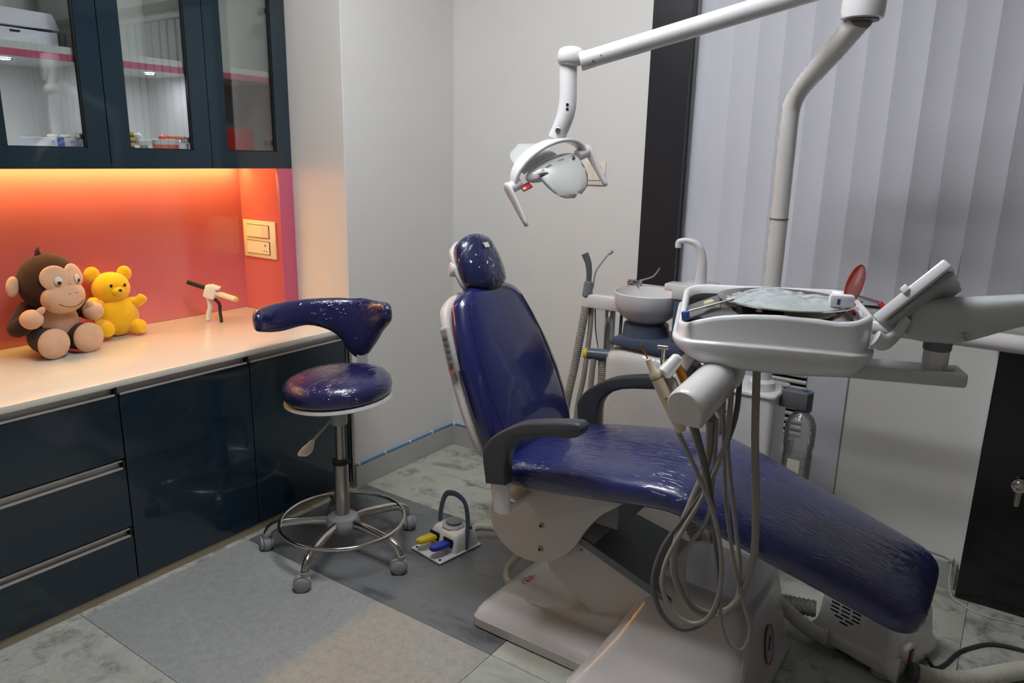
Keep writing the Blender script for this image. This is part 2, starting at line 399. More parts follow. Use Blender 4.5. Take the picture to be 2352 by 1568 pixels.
def rod(bm, a, b, r0, r1=None, n=16, bev=0.0):
    a = Vector(a); b = Vector(b); L = (b-a).length; r1 = r0 if r1 is None else r1
    pr = [(r0, 0), (r1, L)] if not bev else [(r0-bev, 0), (r0, bev), (r1, L-bev), (r1-bev, L)]
    return lathe(bm, pr, n, align(a, b-a))
def text_bm(body, size, Mx, depth=0.0004):
    c = bpy.data.curves.new('txt', 'FONT'); c.body = body; c.size = size; c.align_x = 'CENTER'; c.align_y = 'CENTER'; c.extrude = depth
    o = bpy.data.objects.new('txt', c); COL.objects.link(o)
    dg = bpy.context.evaluated_depsgraph_get(); me = bpy.data.meshes.new_from_object(o.evaluated_get(dg))
    b = bmesh.new(); b.from_mesh(me); bpy.data.objects.remove(o); bpy.data.curves.remove(c); bpy.data.meshes.remove(me)
    bmesh.ops.transform(b, matrix=Mx, verts=b.verts); return b

# ================================================================== ROOM SHELL
X0, X1, Y0, Y1, ZC = -2.985, 3.0, -2.6, 2.832, 2.72
fl = struct('floor', bx(X0-.12, X1+.12, Y0-.12, Y1+.3, -0.12, -0.006), 'grout', 'polished stone slab floor of mixed grey and cream marble')
XL = [-3.44, -2.286, -1.133, 0.020, 1.173, 2.326, 3.2]; YL = [-2.75, -2.13, -1.51, -0.892, -0.274, 0.344, 0.962, 1.578, 2.200, 2.826, 2.97]
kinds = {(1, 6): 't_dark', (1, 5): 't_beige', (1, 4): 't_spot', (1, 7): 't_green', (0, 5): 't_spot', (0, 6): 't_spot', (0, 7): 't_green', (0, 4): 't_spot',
         (2, 7): 't_green', (2, 6): 't_green', (2, 5): 't_white', (2, 4): 't_white', (3, 7): 't_spot', (3, 6): 't_spot', (3, 5): 't_white'}
cyc = ['t_white', 't_spot', 't_green']
for ix in range(6):
    for iy in range(10):
        x0, x1, y0, y1 = max(XL[ix], X0-.1), min(XL[ix+1], X1+.1), max(YL[iy], Y0-.1), min(YL[iy+1], Y1+.1)
        if y1-y0 < .03: continue
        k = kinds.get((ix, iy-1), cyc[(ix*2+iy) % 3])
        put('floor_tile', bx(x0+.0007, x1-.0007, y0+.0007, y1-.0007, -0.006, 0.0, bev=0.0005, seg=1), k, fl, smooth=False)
struct('ceiling', bx(X0-.12, X1+.12, Y0-.12, Y1+.3, ZC, ZC+.1), 'ceiling', 'plain white ceiling')
# back wall: solid left part, low part under the window, head over it, right part
OX0, OX1, OZ0, OZ1 = -1.15, 1.55, 0.948, 2.32
bm = new()
box(bm, X0-.12, -1.31, Y1, Y1+.2, 0, ZC); box(bm, -1.31, OX0-.003, Y1+.004, Y1+.2, 0, ZC)
box(bm, OX0-.003, OX1, Y1, Y1+.2, 0, OZ0-.02); box(bm, OX0-.003, OX1, Y1, Y1+.2, OZ1, ZC); box(bm, OX1, X1+.12, Y1, Y1+.2, 0, ZC)
wb = struct('wall_back', bm, 'wall', 'smooth white painted wall with the window', smooth=False)
# left wall: deep recess for the cabinets and the column beside it
bm = new(); box(bm, X0-.12, X0, Y0, 2.148, 0, ZC); box(bm, X0-.12, -2.300, 2.148, Y1, 0, ZC, bev=.003, seg=2)
struct('wall_left', bm, 'wall', 'white wall with a projecting column beside the cabinets', smooth=False)
struct('wall_right', bx(X1, X1+.12, Y0, Y1, 0, ZC), 'wall', smooth=False)
struct('wall_front', bx(X0, X1, Y0-.12, Y0, 0, ZC), 'wall', smooth=False)
# skirting: left (column face) and back
bm = new(); box(bm, -2.300, -2.288, 2.150, 2.832, 0, .1, bev=.001, seg=1)
struct('baseboard_left', bm, 'skirting', smooth=False)
bm = new(); box(bm, -2.288, -0.03, 2.820, 2.832, 0, .1, bev=.001, seg=1)
struct('baseboard_back', bm, 'skirting', smooth=False)
struct('trim_1', bx(-2.306, -2.294, 2.1325, 2.1475, 0, .712, bev=.001), 'brushed', 'grey metal edge strip at the end of the base cabinets')
# coral back panel of the recess and its side panels
struct('trim_2', bx(-2.985, -2.979, 0.2, 2.142, .735, 1.392), 'coral', 'glossy coral panel behind the counter')
struct('trim_3', bx(-2.979, -2.642, 2.141, 2.148, .735, 1.392), 'coral', 'coral side panel carrying a switch plate')
struct('trim_4', bx(-2.640, -2.621, 2.075, 2.1475, .7355, 1.377, bev=.001), 'pink', 'narrow pink post at the front of the recess below the cabinets')
# window: black granite jamb, sill, tracks, glass at night
win = bpy.data.objects.new('window_1', None); COL.objects.link(win); WP[win.name] = V(0, 2.9, 1); win.location = (0, 2.9, 1); win['kind'] = 'structure'
win['label'] = 'window with a black granite jamb behind vertical blinds'
bm = new(); box(bm, -1.312, -1.150, 2.822, 2.836, .949, 2.6, bev=.001, seg=1); box(bm, -1.168, -1.150, 2.836, 3.0, .949, 2.32)
put('window_jamb', bm, 'jamb', win, smooth=False)
for k, yy in enumerate((2.862, 2.892, 2.922)):
    put('window_track', bx(-1.150, -1.142, yy, yy+.008, .955, 2.3), 'track', win, smooth=False)
put('window_sill', bx(-1.32, 1.57, 2.818, 3.02, .922, .948, bev=.004), 'sill', win)
put('window_glass', bx(-1.14, 1.55, 3.0, 3.006, .948, 2.32), 'nightglass', win, smooth=False)
bm = new(); box(bm, -1.14, 1.55, 2.985, 3.012, .948, .985); box(bm, -1.14, 1.55, 2.985, 3.012, 2.29, 2.32)
for xx in (-1.14, -.25, .65, 1.52): box(bm, xx, xx+.035, 2.985, 3.012, .948, 2.32)
put('window_frame', bm, 'track', win, smooth=False)

# ceiling fittings: two bright tubes in a white tray each
names = ['white twin tube ceiling fitting above the dental chair']
for (x, y), lb in zip(CEIL_SPOTS, names):
    t = thing('ceiling_light', lb, 'light', (x, y, ZC))
    bm = new(); box(bm, x-.62, x+.62, y-.3, y+.3, ZC-.012, ZC-.001); box(bm, x-.62, x+.62, y-.3, y-.285, ZC-.05, ZC-.012); box(bm, x-.62, x+.62, y+.285, y+.3, ZC-.05, ZC-.012)
    box(bm, x-.62, x-.605, y-.285, y+.285, ZC-.05, ZC-.012); box(bm, x+.605, x+.62, y-.285, y+.285, ZC-.05, ZC-.012)
    put('tray', bm, 'white', t, smooth=False)
    for s in (-.15, .15): put('diffuser', bx(x-.59, x+.59, y+s-.06, y+s+.06, ZC-.04, ZC-.02, bev=.004), 'tube', t)

# ================================================================== WALL CABINETS
XF = -2.620
def wall_cabinet(y0, y1, label, hinge):
    t = thing('wall_cabinet', label, 'cabinet', (-2.8, (y0+y1)/2, 1.378), 'glazed wall cabinets')
    g = .0015
    bm = new(); z0, z1 = 1.378, 2.30
    box(bm, -2.985, -2.642, y0+g, y0+.016, z0+.014, z1); box(bm, -2.985, -2.642, y1-.016, y1-g, z0+.014, z1)
    box(bm, -2.985, -2.975, y0+.016, y1-.016, z0+.069, z1); box(bm, -2.985, -2.642, y0+.016, y1-.016, z0+.014, z0+.069); box(bm, -2.975, -2.642, y0+.016, y1-.016, z1-.018, z1)
    put('body', bm, 'white_lam', t, smooth=False)
    # door frame
    sw, rb = .0715, .067; a, b = y0+g, y1-g
    bm = new()
    for q in ((a, a+sw, z0, z1), (b-sw, b, z0, z1), (a+sw, b-sw, z0, z0+rb), (a+sw, b-sw, z1-rb, z1)):
        box(bm, XF-.02, XF, q[0], q[1], q[2], q[3])
    bmesh.ops.remove_doubles(bm, verts=bm.verts, dist=1e-5)
    d = put('door', bm, 'teal', t, smooth=False)
    bm = new()
    for q in ((a+sw, a+sw+.004, z0+rb, z1-rb), (b-sw-.004, b-sw, z0+rb, z1-rb), (a+sw, b-sw, z0+rb, z0+rb+.004), (a+sw, b-sw, z1-rb-.004, z1-rb)):
        box(bm, XF-.018, XF-.004, q[0], q[1], q[2], q[3])
    put('glazing_bead', bm, 'gap', d, smooth=False)
    put('pane', bx(XF-.016, XF-.012, a+sw+.004, b-sw-.004, z0+rb+.004, z1-rb-.004), 'pane', d, smooth=False)
    hy = b-sw+.006 if hinge > 0 else a+sw-.006
    if hinge:
        for hz in (1.482, 1.99):
            bm = new(); box(bm, XF-.075, XF-.022, hy-.012, hy+.012-.03*hinge*0, hz-.012, hz+.012, bev=.003); rod(bm, (XF-.03, hy-.02*hinge, hz), (XF-.03, hy+.01*hinge, hz), .012)
            put('hinge', bm, 'chrome', d)
    # shelf with the white and pink edge
    s = put('shelf', bx(-2.975, -2.652, y0+.016, y1-.016, 1.717, 1.759), 'white_lam', t, smooth=False)
    put('edge_strip', bx(-2.652, -2.649, y0+.0165, y1-.0165, 1.716, 1.738), 'pink', s, smooth=False)
    put('edge_band', bx(-2.652, -2.6495, y0+.0165, y1-.0165, 1.738, 1.760), 'white_lam', s, smooth=False)
    return t
c1 = wall_cabinet(.992, 1.380, 'dark teal glazed wall cabinet holding the white lidded box', 1)
c2 = wall_cabinet(1.380, 1.768, 'dark teal glazed wall cabinet holding the orange and white pots', 1)
c3 = wall_cabinet(1.768, 2.146, 'dark teal glazed wall cabinet holding the red box, beside the white column', 1)
c0 = wall_cabinet(.604, .992, 'empty dark teal glazed wall cabinet at the left picture edge', 0)
def puck(x, y, lb):
    t = thing('puck_light', lb, 'light', (x, y, 1.716), 'round lights under the shelves')
    bm = new(); lathe(bm, [(.022, 0), (.022, .003), (.016, .004), (.016, 0)], 20, T(x, y, 1.7125), False, False); put('ring', bm, 'chrome', t)
    put('lens', lathe(new(), [(.0155, 0), (.0155, .002)], 20, T(x, y, 1.7142)), 'led_white', t)
puck(-2.75, 1.145, 'small round white light under the shelf, above the glove boxes'); puck(-2.75, 1.624, 'small round white light under the shelf, above the orange pot')
# warm strip light and one small spot under the cabinets
t = thing('strip_light', 'warm yellow strip light under the wall cabinets', 'light', (-2.94, 1.3, 1.372))
put('channel', bx(-2.955, -2.915, .62, 2.12, 1.387, 1.3919), 'alu', t, smooth=False); put('diffuser', bx(-2.952, -2.918, .63, 2.115, 1.383, 1.3869), 'led_warm', t, smooth=False)
t = thing('spot_light', 'tiny warm spot under the cabinet beside the coral side panel', 'light', (-2.80, 2.08, 1.384))
put('ring', lathe(new(), [(.014, 0), (.014, .006), (.008, .007)], 18, T(-2.80, 2.08, 1.3849)), 'chrome', t); put('lens', lathe(new(), [(.009, 0), (.009, .002)], 16, T(-2.80, 2.08, 1.3828)), 'led_warm', t)

# ---- contents of the wall cabinets
t = thing('storage_box', 'white lidded carton on the upper shelf of the left wall cabinet', 'box', (-2.83, 1.18, 1.76))
put('body', bx(-2.93, -2.75, 1.02, 1.315, 1.760, 1.812, bev=.002), 'card', t, smooth=False)
bm = new(); prism(bm, [(1.015, 1.818), (1.323, 1.818), (1.318, 1.838), (1.30, 1.868), (1.03, 1.872)], .19, .002, 1, Matrix(((0, 1, 0, -2.935), (1, 0, 0, 0), (0, 0, 1, 0), (0, 0, 0, 1))))
lid = put('lid', bm, 'card', t, smooth=False)
for q_ in ((1.25, 1.30, 1.8125, 1.818), (1.05, 1.10, 1.8125, 1.818), (1.17, 1.20, 1.800, 1.806)): put('slot', bx(-2.752, -2.7475, *q_), 'rubber', t, smooth=False)
ZS = 1.447
t = thing('glove_box', 'low white glove carton with a blue band behind the left pane', 'box', (-2.75, 1.27, ZS))
put('body', bx(-2.80, -2.70, 1.175, 1.375-.012, ZS, ZS+.030, bev=.002), 'card', t, smooth=False)
put('band', bx(-2.801, -2.6985, 1.250, 1.272, ZS+.0005, ZS+.0307), 'bluecard2', t, smooth=False)
MX = frame((-2.6995, 1.297, ZS+.016), (0, 1, 0), (0, 0, 1), (1, 0, 0))
put('print', text_bm('W', .014, MX), 'logo_blue', t, smooth=False)
MX = frame((-2.6995, 1.236, ZS+.016), (0, 1, 0), (0, 0, 1), (1, 0, 0)); put('print', text_bm('E', .012, MX), 'logo_blue', t, smooth=False)
for k, yy in enumerate((1.262, 1.292, 1.312)):
    o = put('tissue', ellipsoid(new(), (-2.75, yy, ZS+.034), (.03, .016, .008), n=12, m=6, fn=lambda p: p*(1+.35*noise.noise(p*90+Vector((k, 0, 0))))), 'label', t)
t = thing('carton_stack', 'stack of three tiny yellow cartons behind the middle pane', 'carton', (-2.73, 1.508, ZS), None)
for k in range(3):
    b_ = put('carton', bx(-2.75, -2.71, 1.485+.003*k, 1.519+.004*(k % 2)-.001, ZS+.0195*k, ZS+.0185+.0195*k, bev=.001), 'yellowcard', t, smooth=False)
    put('carton_base', bx(-2.7505, -2.7095, 1.4845+.003*k, 1.5195+.004*(k % 2)-.001, ZS+.0195*k+.0001, ZS+.007+.0195*k), 'thread', b_, smooth=False)
t = thing('white_jar', 'white plastic jar with a domed cap behind the middle pane', 'jar', (-2.72, 1.556, ZS))
put('jar_body', lathe(new(), [(.014, 0), (.015, .012), (.03, .013), (.032, .030), (.028, .032)], 20, T(-2.735, 1.567, ZS)), 'white', t)
put('cap', ellipsoid(new(), (-2.735, 1.548, ZS+.040), (.016, .016, .016), n=14, m=8), 'white', t)
t = thing('impression_pot', 'orange and white pot with an orange scoop on its lid', 'pot', (-2.72, 1.645, ZS))
put('pot_body', lathe(new(), [(.044, 0), (.046, .002), (.046, .016)], 24, T(-2.72, 1.645, ZS)), 'orange', t)
put('lid', lathe(new(), [(.0475, .016), (.0475, .034), (.044, .036)], 24, T(-2.72, 1.645, ZS)), 'white', t)
bm = new(); ellipsoid(bm, (-2.70, 1.622, ZS+.040), (.016, .016, .012), n=14, m=8); tube(bm, [(-2.70, 1.632, ZS+.044), (-2.698, 1.66, ZS+.042), (-2.696, 1.695, ZS+.042)], .006, 8, 4); put('scoop', bm, 'orange', t)
t = thing('clear_tub_stack', 'stack of thin clear tubs at the right of the middle cabinet', 'tub', (-2.74, 1.715, ZS))
put('tub_wall', lathe(new(), [(.028, 0), (.03, .008), (.028, .009), (.031, .017), (.029, .018), (.032, .026), (.03, .027), (.033, .036), (.031, .037), (.033, .046)], 20, T(-2.74, 1.718, ZS), True, False), 'pane', t)
t = thing('red_box', 'red carton behind the pane of the right wall cabinet', 'box', (-2.84, 2.02, ZS))
put('body', bx(-2.90, -2.80, 1.955, 2.098, ZS, ZS+.088, bev=.002), 'redcard', t, smooth=False)
put('edge_panel', bx(-2.8995, -2.8005, 2.0985, 2.1, ZS+.002, ZS+.086), 'midgrey', t, smooth=False)

# ================================================================== BASE CABINETS
XB = -2.309
def handle(bm, y0, y1, z0, z1):
    # C-shaped profile: lip, web and top flange
    box(bm, XB-.004, XB+.003, y0, y1, z0, z0+.007, bev=.0015); box(bm, XB-.022, XB-.019, y0, y1, z0, z1); box(bm, XB-.022, XB+.001, y0, y1, z1-.003, z1); box(bm, XB-.02, XB-.002, y0, y1, z0, z0+.003)
def base_unit(y0, y1, label, drawers):
    t = thing('base_cabinet', label, 'cabinet', (-2.65, (y0+y1)/2, 0), 'dark base cabinets')
    put('body', bx(-2.984, -2.336, y0+.001, y1-.001, .03, .711), 'teal_dk', t, smooth=False)
    put('plinth', bx(-2.95, -2.314, y0, y1, .0, .0285), 'beige', t, smooth=False)
    rows = [(.470, .683, .712), (.228, .434, .464), (.032, .193, .223)] if drawers else [(.032, .683, .712)]
    for a, b, h in rows:
        d = put('drawer' if drawers else 'door', bx(-2.332, XB, y0+.002, y1-.002, a, b, bev=.001, seg=1), 'teal_dk', t, smooth=False)
        bm = new(); handle(bm, y0+.004, y1-.012, b, h); put('handle', bm, 'alu', d, smooth=False)
        put('end_cap', bx(XB-.02, XB+.0015, y1-.0115, y1-.004, b, h), 'gap', d, smooth=False)
base_unit(.12, .658, 'dark teal base cabinet at the far left, mostly outside the picture', True)
base_unit(.658, 1.160, 'dark teal three-drawer base cabinet with aluminium grip rails', True)
base_unit(1.160, 1.650, 'dark teal base cabinet with one wide door, left of the stool', False)
base_unit(1.650, 2.132, 'dark teal base cabinet with one door, partly behind the stool', False)
o = put('countertop', bx(-2.9785, -2.300, .12, 2.138, .713, .735, bev=.003), 'counter'); tag(o, 'long white solid-surface countertop on the dark base cabinets', 'countertop')

# ---- switch plates
t = thing('switch_plate', 'cream double switch and socket plate on the coral side panel', 'switch', (-2.85, 2.141, 1.06))
put('plate', bx(-2.962, -2.738, 2.133, 2.141, .978, 1.144, bev=.002), 'switch', t)
for z0, z1 in ((1.068, 1.126), (.995, 1.054)):
    f = put('module_frame', bx(-2.936, -2.778, 2.1305, 2.133, z0, z1), 'thread', t, smooth=False)
    put('rocker', bx(-2.934, -2.78, 2.128, 2.1308, z0+.002, z1-.002, bev=.0008), 'switch', f, smooth=False)
    if z0 > 1.06: put('rocker_tinted', bx(-2.826, -2.785, 2.1266, 2.1282, z0+.005, z1-.006, bev=.0006), 'switch_g', f, smooth=False)
    else:
        for xx, zz, rr in ((-2.806, 1.036, .0042), (-2.815, 1.012, .003), (-2.797, 1.010, .003)): put('socket_hole', rod(new(), (xx, 2.1282, zz), (xx, 2.1274, zz), rr), 'void', f)
t = thing('switch_plate', 'white switch plate on the back wall behind the lamp', 'switch', (-1.535, 2.832, 1.39))
put('plate', bx(-1.592, -1.484, 2.824, 2.832, 1.338, 1.434, bev=.002), 'switch', t)
f = put('module_frame', bx(-1.570, -1.506, 2.8225, 2.8242, 1.357, 1.416), 'midgrey', t, smooth=False)
for k in range(2): put('rocker', bx(-1.569+.032*k, -1.5375+.030*k, 2.820, 2.8228, 1.358, 1.415, bev=.0008), 'switch', f, smooth=False)

# ================================================================== VERTICAL BLINDS
t = thing('vertical_blind', 'pale lilac grey vertical blind hanging in front of the window', 'blind', (0, 2.875, .965))
put('headrail', bx(-1.19, 1.5, 2.855, 2.895, 2.23, 2.26, bev=.003), 'white', t)
xs = [-1.135+.0915*k for k in range(29)]
chain_prev = None
for k, xx in enumerate(xs):
    w = .101; ang = 9+random.uniform(-2.5, 2.5); zb = .966+random.uniform(-.008, .006); lean = random.uniform(-.003, .003)
    if k == 0: lean = -.008; w = .108
    if k == 10: w = .100; ang = 6; lean = 0
    if k in (9, 11): w = .094; lean = 0
    if k == 2: zb = .955
    n = 7; dy = .004; r0 = []; r1 = []
    bm = new()
    def prof(off):
        out = []
        for i in range(n):
            u = -w/2+w*i/(n-1); y = .006*(1-(2*u/w)**2)+off
            c, s = math.cos(math.radians(ang)), math.sin(math.radians(ang)); out.append((u*c-y*s, u*s+y*c))
        return out
    A = prof(0); B = list(reversed(prof(.0012)))
    rings = []
    for z in (zb, zb+.05, zb+.052, 1.3, 1.54, 1.9, 2.232):
        f = (z-zb)/(2.232-zb); sc = .80+.22*min(1, f/.45) if k == 10 else 1; rings.append([Vector((xx+a*sc+lean*f, 2.878+b-(.0008 if z < zb+.051 else 0), z)) for a, b in A+B])
    loft(bm, rings)
    s = put('slat', bm, 'blind', t, ang=25)
    if k < 13:
        c = [Vector((xx-.045+.0915*i/8, 2.872, zb+.012-.03*0-.012*math.sin(PI*i/8)+.014)) for i in range(9)]
        put('chain', tube(new(), c, .0009, 5, 2), 'white', s)

# black panel at the right with a lock, vent panel
t = thing('black_cabinet', 'black panelled cabinet with a chrome lock at the right edge', 'cabinet', (.4, 2.80, 0))
put('panel', bx(-.022, .95, 2.772, 2.831, .004, .905, bev=.003), 'black', t, smooth=False)
put('edge_strip', bx(-.0245, -.0215, 2.7715, 2.8312, .11, .905), 'white', t, smooth=False)
l = put('lock', lathe(new(), [(.024, 0), (.026, .004), (.024, .014), (.017, .017), (.017, .03), (.013, .032)], 22, align((.098, 2.772, .455), (0, -1, 0))), 'chrome', t)
put('lock_stem', rod(new(), (.098, 2.76, .437), (.098, 2.757, .385), .012, .009, bev=.002), 'brushed', l)
put('top_board', bx(-.05, .97, 2.70, 2.816, .906, .93, bev=.003), 'jamb', t, smooth=False)
t = thing('vent_panel', 'white wall panel with a black louvred vent behind the bottle', 'vent', (-.6, 2.83, .1))
put('panel', bx(-1.05, -.459, 2.8262, 2.832, .101, .92, bev=.001), 'wall_cool', t, smooth=False)
put('seam_strip', bx(-.4585, -.4555, 2.829, 2.832, .101, .92), 'beige', t, smooth=False)
put('vent_opening', bx(-.79, -.60, 2.8255, 2.8275, .44, .72), 'void', t, smooth=False)
for k in range(11):
    z = .447+.0255*k
    put('louvre', bx(-.79, -.60, -.006, .006, -.0045, .0045, Mx=None) if 0 else box(new(), -.79, -.60, -.007, .007, -.0042, .0042, Mx=T(0, 2.822, z) @ rot('X', 25)), 'white_lam', t, smooth=False)
put('latch', bx(-.648, -.622, 2.815, 2.8262, .385, .425, bev=.003), 'lightgrey', t); put('latch_hole', bx(-.642, -.63, 2.8142, 2.8152, .392, .418), 'void', t, smooth=False)

# blue cable along the skirting with clips
t = thing('blue_cable', 'thin blue cable clipped above the skirting in the room corner', 'cable', (-2.28, 2.5, .11))
put('cable', tube(new(), [(-2.33, 2.141, .135), (-2.318, 2.1405, .12), (-2.292, 2.155, .108), (-2.291, 2.3, .108), (-2.291, 2.6, .108), (-2.289, 2.80, .108), (-2.27, 2.825, .108), (-2.15, 2.825, .107), (-1.8, 2.825, .107), (-1.3, 2.825, .107)], .0042, 8, 6), 'cable_blue', t)
for y in (2.166, 2.33, 2.50, 2.66): put('clip', bx(-2.3, -2.285, y-.004, y+.004, .102, .115, bev=.001), 'white', t)
put('clip', bx(-2.286, -2.272, 2.817, 2.832, .102, .116, bev=.001), 'white', t)
put('conduit_strip', bx(-2.3, -2.292, 2.152, 2.82, .1, .1035), 'label', t, smooth=False)

# ================================================================== DENTAL CHAIR
YC = 1.885
t = thing('dental_chair', 'reclined navy dental chair wrapped in clear film on a white base', 'dental chair', (-.8, YC, 0))
DC = t
# base plate
bm = new()
def plate_ring(x0, x1, y0, y1, z, r=.03, n=6):
    out = []
    for cx, cy, a0 in ((x1-r, y1-r, 0), (x0+r, y1-r, 90), (x0+r, y0+r, 180), (x1-r, y0+r, 270)):
        for i in range(n+1):
            a = math.radians(a0+90*i/n); out.append(Vector((cx+r*math.cos(a), cy+r*math.sin(a), z)))
    return out
bx0, bx1, by0, by1 = -1.272, -.50, 1.658, 2.115
loft(bm, [plate_ring(bx0+.004, bx1, by0+.004, by1-.004, .002), plate_ring(bx0, bx1, by0, by1, .006), plate_ring(bx0, bx1, by0, by1, .034), plate_ring(bx0+.004, bx1, by0+.005, by1-.005, .040),
          plate_ring(bx0+.006, bx1, by0+.010, by1-.010, .050), plate_ring(bx0+.014, bx1, by0+.03, by1-.03, .062), plate_ring(bx0+.05, bx1, by0+.07, by1-.07, .070), plate_ring(bx0+.10, bx1, by0+.12, by1-.12, .082)])
put('base_plate', bm, 'chair_white', t)
bm = new(); prism(bm, [(-1.20, .060), (-1.19, .074), (-1.0, .105), (-.80, .16), (-.78, .06)], .26, .012, 3, T(0, 1.765, 0))
put('base_bridge', bm, 'chair_white', t)
# round red logo badge on the base
def badge(cx, cy, cz, nrm, xdir, parent, rx=.03, ry=.021):
    z = Vector(nrm).normalized(); x = Vector(xdir); x = (x-z*x.dot(z)).normalized(); y = z.cross(x); F = frame((cx, cy, cz), x, y, z)
    b = put('badge', lathe(new(), [(1, 0), (1, .0012)], 28, F @ Matrix.Diagonal((rx, ry, 1, 1))), 'label', parent); part(b, 'oval badge with a red logo')
    put('badge_rim', lathe(new(), [(1.0, 0), (1.06, .0006), (1.06, .0016), (.97, .0018)], 28, F @ Matrix.Diagonal((rx, ry, 1, 1)), False, False), 'midgrey', b)
    put('badge_logo', box(new(), -rx*.55, rx*.55, -ry*.55, ry*.55, .0012, .0018, Mx=F), 'logo_red', b, smooth=False)
    bm = new(); box(bm, -rx*.1, rx*.1, ry*.05, ry*.42, .0018, .0022, Mx=F); box(bm, -rx*.28, rx*.28, ry*.15, ry*.30, .0018, .0022, Mx=F); put('badge_cross', bm, 'label', b, smooth=False)
    bm = new()
    for k in range(5): box(bm, -rx*.42+k*rx*.17, -rx*.42+k*rx*.17+rx*.1, -ry*.42, -ry*.15, .0018, .0022, Mx=F)
    put('badge_lettering', bm, 'label', b, smooth=False, kind='stuff')
badge(-1.195, 1.885, .0755, (-.12, 0, 1), (.2, 1, 0), t)
# lifting arm
bm = new(); prism(bm, [(-1.06, .215), (-1.09, .30), (-1.0, .372), (-.964, .367), (-.734, .286), (-.45, .20), (-.44, .05), (-.85, .095)], .22, .006, 2, T(0, 1.775, 0))
put('lift_arm', bm, 'offwhite', t)
bm = new(); loft(bm, [[Vector(p) for p in r] for r in ([(-1.02, 1.772, .385), (-1.02, 2.02, .385), (-1.02, 2.02, .36), (-1.02, 1.772, .36)], [(-.66, 1.772, .264), (-.66, 2.085, .264), (-.66, 2.085, .238), (-.66, 1.772, .238)])])
put('lift_cover', bm, 'midgrey', t, smooth=False)
def screw(x, y, z, r, parent, name='bolt'):
    b = put(name, lathe(new(), [(r, 0), (r, r*.6), (r*.55, r*.6), (r*.5, r*.25)], 14, align((x, y, z), (0, -1, 0))), 'brushed', parent); put('socket', lathe(new(), [(r*.5, 0), (r*.5, r*.05)], 6, align((x, y-r*.26, z), (0, -1, 0))), 'void', b)
screw(-.95, 1.775, .321, .0055, t)
# rounded side plates
lobe = [(-1.255, .402), (-1.259, .348), (-1.236, .295), (-1.185, .257), (-1.119, .245), (-1.057, .259), (-.997, .295), (-.954, .345), (-.921, .405), (-.875, .467), (-.82, .515), (-.80, .555), (-1.19, .53), (-1.235, .47)]
lobes = [(p.x, p.y) for p in cr([Vector((a, b, 0)) for a, b in lobe+[lobe[0]]], 4)[:-1]]
put('side_plate', prism(new(), lobes, .018, .004, 2, T(0, 1.738, 0)), 'offwhite', t)
put('side_plate', prism(new(), lobes, .018, .004, 2, T(0, 2.02, 0)), 'offwhite', t)
bm = new(); box(bm, -1.16, -.83, 1.76, 2.015, .43, .545); put('seat_frame', bm, 'midgrey', t, smooth=False)
bm = new(); box(bm, -1.20, -1.0, 1.76, 2.015, .30, .43, bev=.01); put('pivot_block', bm, 'lightgrey', t)
screw(-1.068, 1.738, .378, .009, t); screw(-1.069, 1.738, .300, .009, t)
# pump cover (big hump)
bm = new()
def hr(x0, x1, y0, y1, z, r): return plate_ring(x0, x1, y0, y1, z, r, 5)
loft(bm, [hr(-.880, -.412, 1.575, 2.150, .003, .03), hr(-.884, -.408, 1.570, 2.155, .010, .03), hr(-.880, -.410, 1.574, 2.152, .026, .03), hr(-.868, -.416, 1.588, 2.145, .036, .035), hr(-.845, -.420, 1.620, 2.138, .07, .04),
          hr(-.80, -.430, 1.692, 2.13, .15, .05), hr(-.765, -.442, 1.748, 2.125, .225, .05), hr(-.738, -.455, 1.79, 2.115, .278, .045), hr(-.722, -.47, 1.812, 2.10, .291, .04), hr(-.70, -.495, 1.84, 2.075, .296, .03)])
put('pump_cover', bm, 'chair_white', t, ang=50)
bm = new(); tube(bm, [(-.46, 1.80, .277), (-.44, 1.735, .20), (-.428, 1.665, .12), (-.421, 1.612, .05)], .0022, 6, 6); put('cover_seam', bm, 'lightgrey', t)
b = put('drop_badge', lathe(new(), [(1, 0), (1, .0012)], 28, frame((-.4245, 1.93, .135), (0, 1, 0), (-.14, 0, 1), (1, 0, .14)) @ Matrix.Diagonal((.036, .058, 1, 1))), 'lightgrey', t)
put('badge_rim', lathe(new(), [(.95, .0012), (1.03, .0016), (1.03, .0022), (.95, .0022)], 28, frame((-.4245, 1.93, .135), (0, 1, 0), (-.14, 0, 1), (1, 0, .14)) @ Matrix.Diagonal((.036, .058, 1, 1)), False, False), 'logo_red', b)
put('badge_lettering', box(new(), -.02, .02, -.008, .008, .0012, .002, Mx=frame((-.4245, 1.93, .14), (0, 1, 0), (-.14, 0, 1), (1, 0, .14)) @ rot('Z', 60)), 'logo_blue', b, smooth=False)
# upholstery
seat = [(-1.215, .572, .085, .205), (-1.12, .598, .098, .232), (-.95, .627, .102, .243), (-.78, .650, .098, .246), (-.66, .660, .092, .244), (-.56, .640, .088, .236), (-.40, .592, .088, .218), (-.22, .538, .088, .200), (-.048, .484, .086, .188)]
s = put('seat_cushion', pad(new(), seat, YC, .05, .075, e=3.6, crown=.010, wmin=.62), 'navy', t, ang=60)
put('film_tag', box(new(), -.006, .006, -.010, .010, 0, .0006, Mx=frame((-.0755, 1.935, .452), (0, 1, 0), (-.25, 0, 1), (1, 0, .25))), 'label', s, smooth=False)
back = [(-1.150, .560, .07, .175), (-1.168, .62, .088, .212), (-1.205, .71, .095, .226), (-1.258, .83, .095, .222), (-1.312, .94, .09, .200), (-1.348, 1.01, .084, .172), (-1.376, 1.066, .07, .14)]
